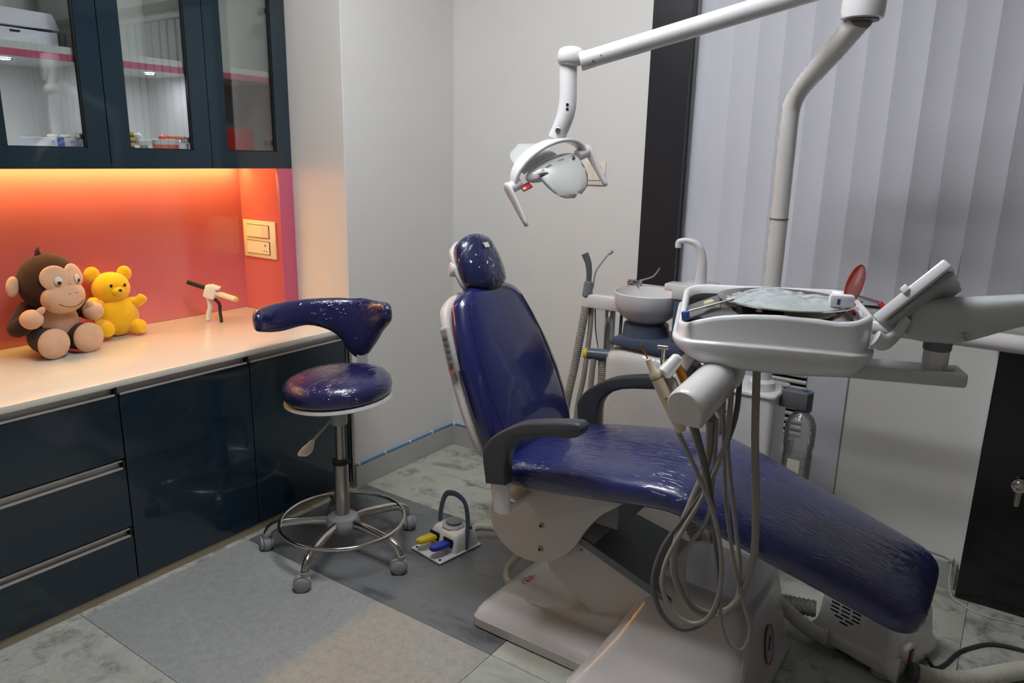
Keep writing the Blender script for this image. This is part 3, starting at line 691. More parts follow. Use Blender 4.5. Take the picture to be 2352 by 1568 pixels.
# stations run upward: face x, z ; pad() takes the side with +z normal, so build in a turned frame
def pad_up(st, shift=0.0, dw=0.0, th=None, e=3.2, crown=.008, r0=.05, r1=.07, n=32):
    bm = new()
    S = cr([Vector((a[0], a[1], 0)) for a in st], 8); TT = cr([Vector(((th if th else a[2]), a[3]+dw, 0)) for a in st], 8)
    L = [0]
    for a, b in zip(S, S[1:]): L.append(L[-1]+(b-a).length)
    tot = L[-1]
    def at(l):
        for i in range(len(L)-1):
            if l <= L[i+1] or i == len(L)-2:
                k = (l-L[i])/(L[i+1]-L[i]); return S[i].lerp(S[i+1], k), TT[i].lerp(TT[i+1], k), (S[i+1]-S[i]).normalized()
    ls = [r0*(1-math.cos(PI/2*k/9)) for k in range(9)]+[r0+(tot-r0-r1)*i/34 for i in range(35)]+[tot-r1*(1-math.cos(PI/2*k/9)) for k in range(8, -1, -1)]
    sec = sup(n, e); rings = []
    for l in ls:
        p, tt, tg = at(l); nr = Vector((tg.y, -tg.x, 0)); f = 1.0
        if l < r0: f = max(0.0, 1-(1-l/r0)**2.2)**(1/2.2)
        if tot-l < r1: f = min(f, max(0.0, 1-(1-(tot-l)/r1)**2.2)**(1/2.2))
        w = tt.y*(.3+.7*f); th_ = tt.x*(.35+.65*f); c = p-nr*(tt.x/2+shift)
        rings.append([Vector(((c+nr*(b*th_/2+(crown*(1-a*a)*f if b > 0 else 0))).x, YC+a*w, (c+nr*(b*th_/2+(crown*(1-a*a)*f if b > 0 else 0))).y)) for a, b in sec])
    return loft(bm, rings)
bk = put('backrest', pad_up(back, r0=.05, r1=.06), 'navy_back', t, ang=60)
put('backrest_shell', pad_up([(a[0], a[1], a[2], a[3]) for a in back], shift=.07, dw=.003, th=.05, r0=.05, r1=.06, crown=0), 'offwhite', t, ang=60)
# stitched seam round the front of the back cushion
def seam(a):
    out = []
    for (x, z, th, w), (x2, z2, _, _) in zip(back, back[1:]+[(back[-1][0]-.028, back[-1][1]+.056, 0, 0)]):
        tg = Vector((x2-x, z2-z)).normalized(); nr = Vector((tg.y, -tg.x)); b_ = (1-abs(a)**3.2)**(1/3.2); h = th/2*b_-th/2+.008*(1-a*a)+.0008
        out.append(Vector((x+nr.x*h, YC+a*w, z+nr.y*h)))
    return out
pts = seam(-.80)[1:-1]; pe_ = seam(.80)[1:-1]
put('seam', tube(new(), pts, .0016, 6, 6), 'navy_head', bk); put('seam', tube(new(), pe_, .0016, 6, 6), 'navy_head', bk)
# control strip with five round keys on the near edge of the backrest
ax = Vector((-.285, 0, .958)).normalized(); F = frame((-1.357, 1.655, .89), (.958, 0, .285), ax, (0, -1, 0))
cp = put('control_strip', box(new(), -.016, .016, -.068, .068, -.012, .006, bev=.003, Mx=F), 'offwhite', t)
put('key_panel', box(new(), -.011, .011, -.061, .061, .006, .0068, Mx=F), 'lightgrey', cp, smooth=False)
for k in range(5):
    put('key', lathe(new(), [(.0085, 0), (.0085, .001), (.006, .0018)], 16, F @ T(.001, .037-.0195*k, .0068)), 'midgrey', cp)
put('key_logo', box(new(), -.008, .006, -.058, -.050, .0068, .0074, Mx=F), 'logo_red', cp, smooth=False)
# headrest
head = [(-1.352, 1.045, .05, .060), (-1.362, 1.075, .068, .088), (-1.388, 1.13, .075, .098), (-1.418, 1.185, .07, .085), (-1.436, 1.215, .055, .062)]
h = put('headrest', pad_up(head, r0=.03, r1=.04, e=2.6, crown=.012), 'navy_head', t, ang=60)
put('headrest_shell', pad_up(head, shift=.046, dw=.001, th=.035, r0=.03, r1=.04, e=2.6, crown=0), 'offwhite', h, ang=60)
put('headrest_knob', lathe(new(), [(.022, 0), (.024, .006), (.024, .022), (.020, .026)], 20, align((-1.452, 1.812, 1.102), (-.62, -.78, .05))), 'white', h)
bm = new()
for k in range(3): box(bm, -.003, .003, -.022+.016*k, -.012+.016*k, -.001, .001, Mx=align((-1.484, 1.828, 1.089), (-.6, -.8, .1)))
bm.free()
put('headrest_bar', box(new(), -.012, .012, -.05, .05, 0, .11, bev=.004, Mx=frame((-1.425, YC, 1.0), (1, 0, .4), (0, 1, 0), (-.4, 0, 1))), 'chrome', h)
put('film_sticker', box(new(), -.012, .012, -.008, .008, 0, .0008, Mx=frame((-1.3945, 1.885, 1.178), (0, 1, 0), (-.48, 0, .88), (.88, 0, .48))), 'label', h, smooth=False)
put('film_sticker', box(new(), -.012, .012, -.006, .006, 0, .0008, Mx=frame((-1.362, 1.89, 1.068), (0, 1, 0), (-.6, 0, .9), (.9, 0, .6))), 'label', bk, smooth=False)
# armrests
armp = [(-1.174, .536), (-1.186, .621), (-1.172, .66), (-1.138, .697), (-1.066, .742), (-.983, .766), (-.893, .784), (-.874, .780), (-.869, .768), (-.878, .750), (-.91, .736), (-1.022, .714), (-1.086, .672), (-1.108, .613), (-1.107, .548)]
arms = [(p.x, p.y) for p in cr([Vector((a, b, 0)) for a, b in armp], 3)]
for yy in (1.592, 2.130):
    a = put('armrest', prism(new(), arms, .05, .009, 3, T(0, yy, 0)), 'armrest', t, ang=50)
    pc = yy+.025
    bm = new(); loft(bm, [[Vector((cx+rx*math.cos(2*PI*i/20), pc+.018*math.sin(2*PI*i/20), z)) for i in range(20)] for cx, rx, z in ((-1.128, .027, .455), (-1.130, .029, .47), (-1.141, .031, .552))])
    if yy < 1.9: box(bm, -1.16, -1.11, pc, 1.745, .455, .475, bev=.004)
    else: box(bm, -1.16, -1.11, 2.03, pc, .455, .475, bev=.004)
    put('arm_post', bm, 'white', a)
# clear corrugated hose rising behind the lifting arm
put('corrugated_hose', ribbed(new(), [(-.86, 2.16, .50), (-.82, 2.17, .40), (-.75, 2.18, .27), (-.66, 2.20, .15), (-.56, 2.235, .09), (-.47, 2.245, .085), (-.37, 2.262, .09)], .028, .014, .16), 'hose_clear', t)

# ================================================================== OPERATOR STOOL
SC = V(-1.942, 1.746, 0); r2 = V(.825, .565, 0); b2_ = V(-.565, .825, 0)
t = thing('operator_stool', 'round navy operator stool on chrome castors with a curved body rest', 'stool', (SC.x, SC.y, 0))
def sp(s, b, z): return SC+r2*s+b2_*b+V(0, 0, z)
st_tilt = Matrix.Translation((SC.x, SC.y, .646)) @ Matrix.Rotation(math.radians(4), 4, r2.cross(V(0, 0, 1)))
put('seat', lathe(new(), [(.02, .052), (.09, .050), (.14, .044), (.170, .034), (.188, .016), (.193, -.008), (.188, -.028), (.176, -.038)], 48, st_tilt, True, True), 'navy_stool', t, ang=70)
put('seat_rim', lathe(new(), [(.176, -.038), (.190, -.038), (.192, -.048), (.178, -.055), (.05, -.058)], 48, st_tilt), 'white', t, ang=50)
put('gas_lift_mount', lathe(new(), [(.028, .50), (.030, .505), (.030, .555), (.05, .592)], 20, T(SC.x, SC.y, 0)), 'lightgrey', t)
put('column_upper', lathe(new(), [(.0165, .33), (.0165, .51)], 20, T(SC.x, SC.y, 0)), 'brushed', t)
put('column_ring', lathe(new(), [(.026, .345), (.029, .347), (.029, .362), (.020, .364)], 20, T(SC.x, SC.y, 0)), 'rubber', t)
put('column_lower', lathe(new(), [(.027, .10), (.027, .347)], 24, T(SC.x, SC.y, 0)), 'brushed', t)
lv = put('height_lever', rod(new(), sp(-.02, -.02, .525), sp(-.075, -.08, .465), .005), 'lightgrey', t)
bm = new(); d = (sp(-.10, -.105, .425)-sp(-.075, -.08, .465)).normalized()
loft(bm, [[sp(-.075, -.08, .467)+d*l+V(.82, .57, 0)*(w*math.cos(2*PI*i/16))+d.cross(V(.82, .57, 0))*(.006*math.sin(2*PI*i/16)) for i in range(16)] for l, w in ((0, .008), (.012, .012), (.03, .020), (.047, .024), (.06, .021), (.066, .012))])
put('lever_paddle', bm, 'white', lv)
bm = new(); lathe(bm, [(.02, .075), (.04, .08), (.058, .10), (.062, .12), (.055, .138), (.035, .148), (.028, .15)], 24, T(SC.x, SC.y, 0)); put('hub', bm, 'lightgrey', t)
bm = new(); n = 72
R0 = .226
rings = []
for i in range(n):
    a = 2*PI*i/n; c = SC+V(R0*math.cos(a), R0*math.sin(a), .125); o_ = V(math.cos(a), math.sin(a), 0)
    rings.append([c+o_*(.0075*math.cos(2*PI*k/10))+V(0, 0, .0075*math.sin(2*PI*k/10)) for k in range(10)])
loft(bm, rings+[rings[0]], False, False); bmesh.ops.remove_doubles(bm, verts=bm.verts, dist=1e-5); put('foot_ring', bm, 'chrome', t, ang=80)
wheels = [(-1.842, 1.468), (-1.680, 1.735), (-2.150, 1.600), (-1.845, 2.012), (-2.18, 1.93)]
angs = [math.atan2(y-SC.y, x-SC.x) for x, y in wheels]
a0 = angs[0]
for k in range(5):
    a = a0+2*PI*k/5; d = V(math.cos(a), math.sin(a), 0); L = .285
    bm = new(); tube(bm, [SC+d*.04+V(0, 0, .118), SC+d*.10+V(0, 0, .121), SC+d*.17+V(0, 0, .116), SC+d*.225+V(0, 0, .108), SC+d*.262+V(0, 0, .092), SC+d*.278+V(0, 0, .066)], .015, 12, 5, ell=(.9, 1.15)); leg = put('leg', bm, 'chrome', t)
    ca = a+random.uniform(.5, 2.2); e = V(math.cos(ca), math.sin(ca), 0); w = SC+d*.283; s_ = V(-e.y, e.x, 0)
    bm = new(); rod(bm, w+V(0, 0, .045), w+V(0, 0, .068), .014, bev=.002)
    F = frame(w-e*.008+V(0, 0, .026), e, V(0, 0, 1), s_)
    lathe(bm, [(.012, -.012), (.029, -.012), (.031, -.009), (.031, .009), (.029, .012), (.012, .012)], 20, F); cst = put('castor_hood', bm, 'caster', leg)
    for s in (-1, 1): put('castor_wheel', lathe(new(), [(.006, s*.0125), (.022, s*.0125), (.0258, s*.0155), (.0258, s*.021), (.022, s*.024), (.006, s*.0245)], 20, F), 'caster', leg)
# curved body rest
arc = [(-.262, -.02, .872, .055, .030), (-.272, .03, .868, .085, .046), (-.235, .115, .862, .105, .052), (-.15, .20, .866, .100, .054), (-.06, .242, .845, .14, .056), (.0, .252, .802, .22, .056), (.045, .25, .797, .235, .056), (.085, .235, .82, .18, .054), (.12, .21, .85, .12, .050), (.145, .185, .868, .085, .046), (.155, .155, .874, .05, .030)]
P = cr([sp(a[0], a[1], a[2]) for a in arc], 6); Q = cr([Vector((a[3], a[4], 0)) for a in arc], 6)
rings = []; sec = sup(24, 2.6)
for i in range(len(P)):
    tg = (P[min(i+1, len(P)-1)]-P[max(i-1, 0)]); tg.z = 0; tg.normalize(); nr = V(-tg.y, tg.x, 0)
    u = i/(len(P)-1); f = min(1, math.sqrt(max(0.0, 1-(1-min(1, min(u, 1-u)/.06))**2))*.85+.15)
    rings.append([P[i]+nr*(a*Q[i].y/2*f)+V(0, 0, b*Q[i].x/2*f) for a, b in sec])
bm = new(); loft(bm, rings); put('body_rest', bm, 'navy_stool', t, ang=70)
put('rest_stem', box(new(), -.02, .02, -.006, .006, 0, .24, bev=.003, Mx=frame(sp(.04, .24, .535), r2, b2_, (0, 0, 1))), 'lightgrey', t)
put('rest_bracket', box(new(), -.02, .02, 0, .23, 0, .006, Mx=frame(sp(.045, .0, .556), r2, b2_, (0, 0, 1))), 'lightgrey', t)

# ================================================================== FOOT CONTROL
F = T(-1.64, 1.985, 0) @ rot('Z', -9)
t = thing('foot_control', 'white foot control with a yellow and a blue pedal on the dark tile', 'foot pedal', (-1.64, 1.985, 0))
put('plate', box(new(), -.082, .082, -.105, .105, .002, .011, bev=.004, Mx=F), 'white', t); put('pad', box(new(), -.081, .081, -.104, .104, 0, .003, Mx=F), 'rubber', t, smooth=False)
bm = new(); b3 = bmesh.new()
loft(b3, [[Vector(p) for p in plate_ring(-x, x, y0, y1, z, .015, 4)] for x, y0, y1, z in ((.076, -.028, .1, .011), (.074, -.024, .098, .04), (.068, -.012, .09, .070), (.062, -.004, .084, .078), (.05, .008, .072, .081))]); merge(bm, b3, F)
put('housing', bm, 'white', t, ang=50)
bm = new(); tube(bm, [(-.04, .033, .081), (-.03, -.002, .082), (0, -.012, .082), (.03, -.002, .082), (.042, .033, .081)], .004, 6, 4, Mx=F); bm.free()
put('knob_base', lathe(new(), [(.046, 0), (.046, .006), (.040, .011)], 8, F @ T(0, .036, .079) @ rot('Z', 22)), 'lightgrey', t)
put('knob', lathe(new(), [(.030, 0), (.031, .004), (.031, .010), (.026, .013)], 24, F @ T(0, .038, .090)), 'midgrey', t)
for x, mt in ((-.038, 'yellow'), (.038, 'bluepl')):
    bm = new(); b3 = bmesh.new()
    pl = [(x-.020, .0), (x+.020, .0), (x+.021, -.05), (x+.018, -.074), (x+.008, -.086), (x-.008, -.086), (x-.018, -.074), (x-.021, -.05)]
    loft(b3, [[Vector((a, b-.026, .038+.0-(b)*.06)) for a, b in pl], [Vector((a*1.0, b-.026, .053-(b)*.06)) for a, b in pl]]); bmesh.ops.recalc_face_normals(b3, faces=b3.faces)
    bmesh.ops.bevel(b3, geom=b3.edges[:], offset=.004, segments=2, affect='EDGES'); merge(bm, b3, F)
    p = put('pedal', bm, mt, t); part(p, ('yellow' if mt == 'yellow' else 'blue')+' pedal')
    put('pedal_slot', box(new(), x-.024, x+.024, -.0285, -.022, .032, .062, Mx=F), 'void', t, smooth=False)
bm = new(); tube(bm, [(.074, .03, .012), (.076, .035, .07), (.074, .04, .13), (.055, .045, .185), (.02, .047, .203), (-.02, .047, .203), (-.055, .045, .185), (-.074, .04, .13), (-.076, .035, .07)], .0115, 10, 6, ell=(.3, 1), Mx=F); put('handle', bm, 'slate', t)
for x, y in ((-.066, -.09), (.066, -.09)): put('screw', rod(new(), F @ V(x, y, .010), F @ V(x, y, .0125), .0055), 'rubber', t)
put('indicator', rod(new(), F @ V(.055, .07, .075), F @ V(.055, .07, .088), .009), 'midgrey', t); put('mark', lathe(new(), [(.008, 0), (.008, .001), (.005, .001), (.005, 0)], 16, F @ T(.054, .04, .0785), False, False), 'logo_red', t)
put('hose', ribbed(new(), [F @ V(.02, .10, .045), F @ V(.05, .15, .05), (-1.45, 2.17, .04), (-1.32, 2.20, .028), (-1.27, 2.14, .022), (-1.262, 2.115, .02)], .014, .006, .06), 'hose_w', t)
# cream tube looping out of the chair base
o = put('base_hose', tube(new(), [(-1.21, 1.99, .21), (-1.25, 1.975, .15), (-1.305, 1.955, .08), (-1.325, 1.94, .04), (-1.31, 1.915, .021), (-1.285, 1.90, .02)], .0135, 12, 6), 'hose_w', DC)

# ================================================================== SPITTOON UNIT
t = thing('spittoon_unit', 'white spittoon cabinet in clear film behind the dental chair', 'spittoon', (-1.0, 2.48, 0)); SU = t
bm = new(); loft(bm, [plate_ring(-1.205+i, -.775-i, 2.335+i, 2.63-i, z, .05, 6) for i, z in ((.004, 0.002), (0, .01), (0, .74), (.006, .765), (.02, .782), (.04, .788))])
put('cabinet', bm, 'film_white', t, ang=50)
bm = new(); prism(bm, [(-1.19, .800), (-1.17, .828), (-.88, .838), (-.865, .79), (-.95, .785)], .22, .008, 2, T(0, 2.345, 0)); put('deck', bm, 'slate', t)
put('bowl_foot', lathe(new(), [(.085, .82), (.08, .872), (.06, .886)], 28, T(-1.09, 2.45, 0)), 'slate', t)
put('bowl', lathe(new(), [(.03, .876), (.065, .882), (.098, .905), (.117, .94), (.122, .975), (.122, .986), (.117, .988), (.115, .98), (.108, .935), (.085, .905), (.05, .895)], 40, T(-1.09, 2.45, 0)), 'white', t, ang=60)
put('tower', bx(-.968, -.862, 2.38, 2.53, .80, 1.0, bev=.012), 'slate', t)
cap = put('tower_cap', bx(-.975, -.858, 2.374, 2.535, .985, 1.037, bev=.010), 'white', t)
put('rinse_arm', bx(-1.03, -.965, 2.44, 2.51, 1.0, 1.028, bev=.008), 'white', cap)
put('tap', tube(new(), [(-.905, 2.46, 1.035), (-.905, 2.46, 1.09), (-.908, 2.46, 1.13), (-.92, 2.455, 1.165), (-.95, 2.448, 1.18), (-.985, 2.442, 1.176), (-.987, 2.441, 1.155)], .017, 16, 6, rfun=lambda u: .021-.011*min(1, u*1.5)), 'white', cap)
# holder bar with suction tips
hb = put('holder_bar', bx(-1.35, -1.19, 2.43, 2.475, .902, .952, bev=.006), 'white', t)
put('holder_post', bx(-1.262, -1.228, 2.455, 2.48, .60, .905, bev=.004), 'lightgrey', t)
put('holder_film', tube(new(), [(-1.262, 2.44, .9), (-1.262, 2.44, .82), (-1.25, 2.44, .74)], .035, 10, 5, ell=(.5, 1), rfun=lambda u: .036-.014*u), 'pane', t)
put('valve', rod(new(), (-1.30, 2.40, .735), (-1.20, 2.43, .735), .021, .024, bev=.004), 'slate', t)
put('valve_cap', rod(new(), (-1.312, 2.396, .735), (-1.296, 2.401, .735), .019, .022, bev=.003), 'yellow', t)
put('valve_hose', tube(new(), [(-1.27, 2.40, .72), (-1.275, 2.40, .66), (-1.28, 2.40, .5), (-1.27, 2.41, .3), (-1.24, 2.44, .1), (-1.21, 2.46, .05)], .011, 10), 'hose', t)
put('valve_hose', ribbed(new(), [(-1.245, 2.42, .715), (-1.245, 2.425, .6), (-1.245, 2.43, .4), (-1.24, 2.44, .2), (-1.21, 2.45, .1)], .016, .008, .1), 'hose', t)
bm = new(); rod(bm, (-1.262, 2.40, .452), (-1.195, 2.40, .452), .008, bev=.001); put('film_roll', bm, 'rubber', t)
put('ejector_block', bx(-1.215, -1.165, 2.53, 2.56, .98, 1.01, bev=.004), 'chrome', t); put('ejector_wire', tube(new(), [(-1.18, 2.545, 1.005), (-1.15, 2.55, 1.015), (-1.12, 2.555, 1.03), (-1.10, 2.56, 1.06)], .003, 8), 'brushed', t)
put('ejector_tube', rod(new(), (-1.205, 2.47, .70), (-1.20, 2.47, .90), .006), 'hose_dk', t)
s1 = thing('suction_wand', 'thick grey suction wand with a ribbed hose in the holder', 'suction', (-1.335, 2.45, .95))
put('grip', rod(new(), (-1.335, 2.445, .94), (-1.333, 2.448, 1.0), .020, .016, bev=.004), 'midgrey', s1)
put('tip', tube(new(), [(-1.333, 2.448, .995), (-1.333, 2.448, 1.035), (-1.338, 2.446, 1.07), (-1.352, 2.443, 1.102)], .0105, 12, 5, rfun=lambda u: .0095+.004*u), 'hose_dk', s1)
put('hose', ribbed(new(), [(-1.336, 2.44, .905), (-1.352, 2.44, .80), (-1.374, 2.44, .66), (-1.395, 2.43, .52), (-1.40, 2.42, .38), (-1.36, 2.40, .22), (-1.26, 2.42, .08), (-1.20, 2.44, .05)], .0165, .008, .1), 'hose', s1)
s1 = thing('saliva_ejector', 'thin bent saliva ejector beside the thick suction wand', 'suction', (-1.31, 2.47, .95))
put('wire', tube(new(), [(-1.325, 2.47, .97), (-1.318, 2.47, 1.03), (-1.30, 2.475, 1.065), (-1.275, 2.48, 1.10), (-1.262, 2.483, 1.112)], .0036, 8), 'lightgrey', s1); put('tip', rod(new(), (-1.272, 2.481, 1.103), (-1.257, 2.484, 1.118), .006, bev=.002), 'lightgrey', s1)
put('hose', tube(new(), [(-1.322, 2.46, .905), (-1.325, 2.46, .8), (-1.34, 2.455, .62), (-1.36, 2.45, .48), (-1.35, 2.44, .3), (-1.25, 2.45, .1), (-1.20, 2.46, .06)], .010, 10), 'hose', s1)
# column box that carries the lamp pole
bm = new(); loft(bm, [plate_ring(-.765, -.603, 2.40, 2.585, z, .02, 5) for z in (.003, .694)]); put('column_box', bm, 'white', t)
bm = new(); loft(bm, [plate_ring(-.772-i, -.596+i, 2.393-i, 2.592+i, z, .02, 5) for i, z in ((-.003, .694), (0, .697), (0, .704), (-.003, .708))]); put('column_top', bm, 'white', t)

# ================================================================== OPERATING LAMP
t = thing('operating_lamp', 'white dental operating lamp on a long arm and bent pole', 'lamp', (-.662, 2.46, .71))
put('pole_collar', lathe(new(), [(.045, .708), (.044, .735), (.034, .745)], 24, T(-.664, 2.46, 0)), 'white', t)
put('pole_lower', lathe(new(), [(.031, .74), (.031, .93)], 24, T(-.664, 2.46, 0)), 'white', t)
put('pole', tube(new(), [(-.664, 2.46, .92), (-.664, 2.46, 1.2), (-.664, 2.46, 1.45), (-.664, 2.46, 1.57), (-.659, 2.455, 1.62), (-.635, 2.435, 1.662), (-.595, 2.395, 1.698), (-.53, 2.33, 1.75), (-.475, 2.275, 1.80), (-.455, 2.255, 1.82)], .026, 20, 8, rfun=lambda u: .0275+.006*max(0, u-.55)/.45+.0008*math.sin(u*260)*(u > .6)), 'film_white', t)
put('pole_joint_ring', lathe(new(), [(.0285, 1.27), (.0295, 1.271), (.0295, 1.274), (.0285, 1.275)], 24, T(-.664, 2.46, 0), False, False), 'midgrey', t)
J = V(-.449, 2.248, 1.818)
put('elbow', lathe(new(), [(.040, 0), (.052, .004), (.055, .02), (.055, .12), (.05, .147), (.03, .157)], 28, T(J.x, J.y, J.z-.004)), 'lampwhite', t)
put('elbow_cap', lathe(new(), [(.043, 0), (.043, .002)], 28, T(J.x, J.y, J.z-.0065)), 'midgrey', t)
A0 = V(-.461, 2.264, 1.925); A1 = V(-1.093, 1.928, 1.712)
put('arm', rod(new(), A0, A1+(A0-A1)*.01, .0275, .025, 24, .004), 'lampwhite', t)
bm = new(); rod(bm, A1+(A0-A1)*.055, A1-(A0-A1)*.02, .0245, .0265, 20, .003); put('arm_sleeve', bm, 'white', t)
for s, k in ((-.012, .03), (.012, .06)): put('screw', lathe(new(), [(.004, 0), (.004, .002)], 10, align(A1+(A0-A1)*k+V(.012, -.019, -.008+s*.3), (.5, -.8, -.2))), 'hose_dk', t)
bm = new(); ellipsoid(bm, (-1.135, 1.920, 1.722), (.038, .038, .028), n=24, m=12, e=2.8); put('knuckle', bm, 'lampwhite', t)
nk = put('neck', tube(new(), [(-1.143, 1.921, 1.71), (-1.140, 1.917, 1.66), (-1.136, 1.913, 1.60), (-1.139, 1.909, 1.565), (-1.150, 1.904, 1.53), (-1.163, 1.90, 1.50)], .0245, 20, 6, rfun=lambda u: .0255-.004*max(0, u-.55)), 'lampwhite', t)
for z in (1.592, 1.580): put('neck_hole', lathe(new(), [(.0042, 0), (.0042, .001)], 12, align((-1.1225, 1.890, z), (.45, -.8, -.0))), 'void', nk)
put('neck_bolt', lathe(new(), [(.008, 0), (.008, .002), (.006, .003)], 16, align((-1.1445, 1.881, 1.522), (.2, -.9, .1))), 'chrome', nk)
LC = V(-1.167, 1.875, 1.415); la = V(.373, .85, .372).normalized(); lw = V(-.782, .073, .619); lw = (lw-la*lw.dot(la)).normalized(); ln = la.cross(lw)
if ln.z > 0: ln = -ln
LF = frame(LC, la, lw, -ln)
# crescent yoke
rings = []; sec = sup(16, 3.5); NY = 40
for i in range(NY+1):
    th = PI*i/NY; w = .020+.034*math.sin(th)**1.2; c = V(.128*math.cos(th)+.008*math.sin(th), .052*math.sin(th)-.004, .050*math.sin(th))
    d = V(-.128*math.sin(th), .052*math.cos(th), .050*math.cos(th)).normalized(); wd = V(0, .75, -.66); wd = (wd-d*wd.dot(d)).normalized(); tn = d.cross(wd)
    rings.append([LF @ (c+wd*(a*w/1.6)+tn*(b*.0075)) for a, b in sec])
bm = new(); loft(bm, rings); put('yoke', bm, 'lampwhite', t, ang=60)
put('reflector_housing', ellipsoid(new(), (0, 0, 0), (.092, .030, .022), e=2.3, n=28, m=14, Mx=None), 'lampwhite', t, Mx=LF @ T(.006, -.002, .004))
def shield(sy, r, c, name):
    b4 = bmesh.new(); rgs = []
    for j in range(13):
        u = j/12; rg = []
        for i in range(17):
            v = -1+2*i/16
            x = v*r[0]*math.sqrt(max(0.0, 1-(u*.992)**3.2)); y = sy*u*r[1]; z = -r[2]*(.75*u*u+.35*(v*v)*1)+r[2]*.55
            rg.append(Vector((x, y, z)))
        rgs.append(rg)
    loft(b4, rgs, False, False, closed=False)
    ex = bmesh.ops.solidify(b4, geom=b4.faces[:], thickness=.003)
    bm = new(); merge(bm, b4, LF @ T(*c)); return put(name, bm, 'shade', t, ang=60)
shield(-1, (.074, .112, .036), (.016, -.006, .010), 'front_shield')
shield(1, (.066, .112, .030), (-.012, .018, -.004), 'rear_shield')
bm = new(); rgs = []
for k in range(14):
    u = k/13; rgs.append([Vector((-.06+.135*u, -.022+.004*math.sin(u*9), .022+.006*a)) if 0 else Vector((-.055+.13*u, -.018-.012*math.sin(u*PI)+.006*math.cos(a), .018+.006*math.sin(a)+.003*math.sin(u*14))) for a in [2*PI*i/8 for i in range(8)]])
loft(bm, rgs); put('chrome_lip', bm, 'chrome', t, Mx=LF)
hd = (RX*.45-UX*.89).normalized()
for s in (-1, 1):
    b0 = LF @ V(.130*s, -.002, .0)
    rod_bm = new(); rod(rod_bm, LF @ V(.105*s, 0, 0), LF @ V(.150*s, -.002, .0), .017, .017, 18, .003); h = put('handle_hub', rod_bm, 'lampwhite', t)
    e0 = LF @ V(.148*s, -.002, .0); sd = la; w_ = hd.cross(sd).normalized(); bm = new()
    loft(bm, [[e0+hd*l+w_*(w*math.cos(2*PI*i/18))+sd*(th*math.sin(2*PI*i/18)) for i in range(18)] for l, w, th in ((-.019, .006, .004), (-.014, .014, .007), (-.004, .0185, .0085), (.012, .0185, .0085), (.05, .0145, .0078), (.10, .0098, .007), (.112, .0085, .0065), (.117, .004, .003))]); put('handle', bm, 'lampwhite', h, ang=60)
put('red_tab', box(new(), -.016, .016, -.010, .010, -.003, .003, bev=.001, Mx=LF @ T(-.096, -.018, -.004)), 'red', t)

# ================================================================== DELIVERY TRAY
TU = V(.943, .332, 0).normalized(); TV = V(-TU.y, TU.x, 0); TF = frame((-.386, 1.499, 0), TU, TV, (0, 0, 1))
t = thing('delivery_tray', 'white instrument delivery tray on a swing arm over the chair', 'tray', (-.386, 1.499, .97)); DT = t
def lerpt(tab, u):
    if u <= tab[0][0]: return tab[0][1]
    for (a, b), (c, d) in zip(tab, tab[1:]):
        if u <= c: return b+(d-b)*(u-a)/(c-a)
    return tab[-1][1]
ZT = [(-.206, 1.112), (-.19, 1.118), (-.166, 1.130), (-.12, 1.142), (-.06, 1.150), (.01, 1.153), (.08, 1.150), (.12, 1.146), (.16, 1.150), (.19, 1.157)]
ZB = [(-.206, 1.066), (-.197, 1.054), (-.149, 1.037), (-.06, 1.031), (.022, 1.029), (.152, 1.033), (.178, 1.045), (.195, 1.062)]
ZM = [(-.206, 1.084), (-.1, 1.088), (.0, 1.089), (.1, 1.087), (.2, 1.083)]
def tring(inset, zf):
    x0, x1, y0, y1 = -.206+inset, .193-inset, 0+inset, .33-inset; r = .055-inset*.6; n = 8; out = []
    cor = ((x1, y1, 0), (x0, y1, 90), (x0, y0, 180), (x1, y0, 270)); pts = []
    for cx, cy, a0 in cor:
        sx = -1 if cx == x1 else 1; sy = -1 if cy == y1 else 1
        for i in range(n+1):
            a = math.radians(a0+90*i/n); pts.append((cx+sx*r+r*math.cos(a), cy+sy*r+r*math.sin(a)))
    # dense sides
    res = []
    for (a, b), (c, d) in zip(pts, pts[1:]+pts[:1]):
        m = max(1, int(math.hypot(c-a, d-b)/.02))
        for k in range(m): res.append((a+(c-a)*k/m, b+(d-b)*k/m))
    for a, b in res:
        v = b/.33; out.append(TF @ Vector((a, b-.012*math.sin(PI*(a+.206)/.4)*(1-v), zf(a, v))))
    return out
top = lambda a, v: lerpt(ZT, a)*(1-v)+(1.160+.004*(a/.2))*v
bot = lambda a, v: lerpt(ZB, a)*(1-v)+1.075*v
mid = lambda a, v: lerpt(ZM, a)*(1-v)+1.118*v
base_n = len(tring(0, top))
def rings_same(ins, zf):
    # keep one vertex count: take the outer ring directions and inset them
    o = tring(0, zf); c = TF @ Vector((-.006, .165, 0)); out = []
    for p in o:
        l = TF.inverted() @ p; fx = (l.x+.006)/.1995; fy = (l.y-.165)/.165
        out.append(TF @ Vector((l.x-ins*sgn(fx, 1.6)*1.0, l.y-ins*sgn(fy, 1.6), l.z)))
    return out
bm = new()
loft(bm, [rings_same(.05, lambda a, v: bot(a, v)), rings_same(.018, lambda a, v: bot(a, v)+.001), rings_same(.006, lambda a, v: bot(a, v)+.009), rings_same(0.001, lambda a, v: bot(a, v)*.5+mid(a, v)*.5), rings_same(0, lambda a, v: mid(a, v)-.004), rings_same(.0012, lambda a, v: mid(a, v)), rings_same(.0065, lambda a, v: mid(a, v)+.0015),
          rings_same(.0085, lambda a, v: mid(a, v)+.006), rings_same(.0095, lambda a, v: top(a, v)-.010), rings_same(.0115, lambda a, v: top(a, v)-.002), rings_same(.016, lambda a, v: top(a, v)), rings_same(.022, lambda a, v: top(a, v)-.003), rings_same(.026, lambda a, v: top(a, v)-.02)], True, False)
put('tray_body', bm, 'tray_white', t, ang=60)
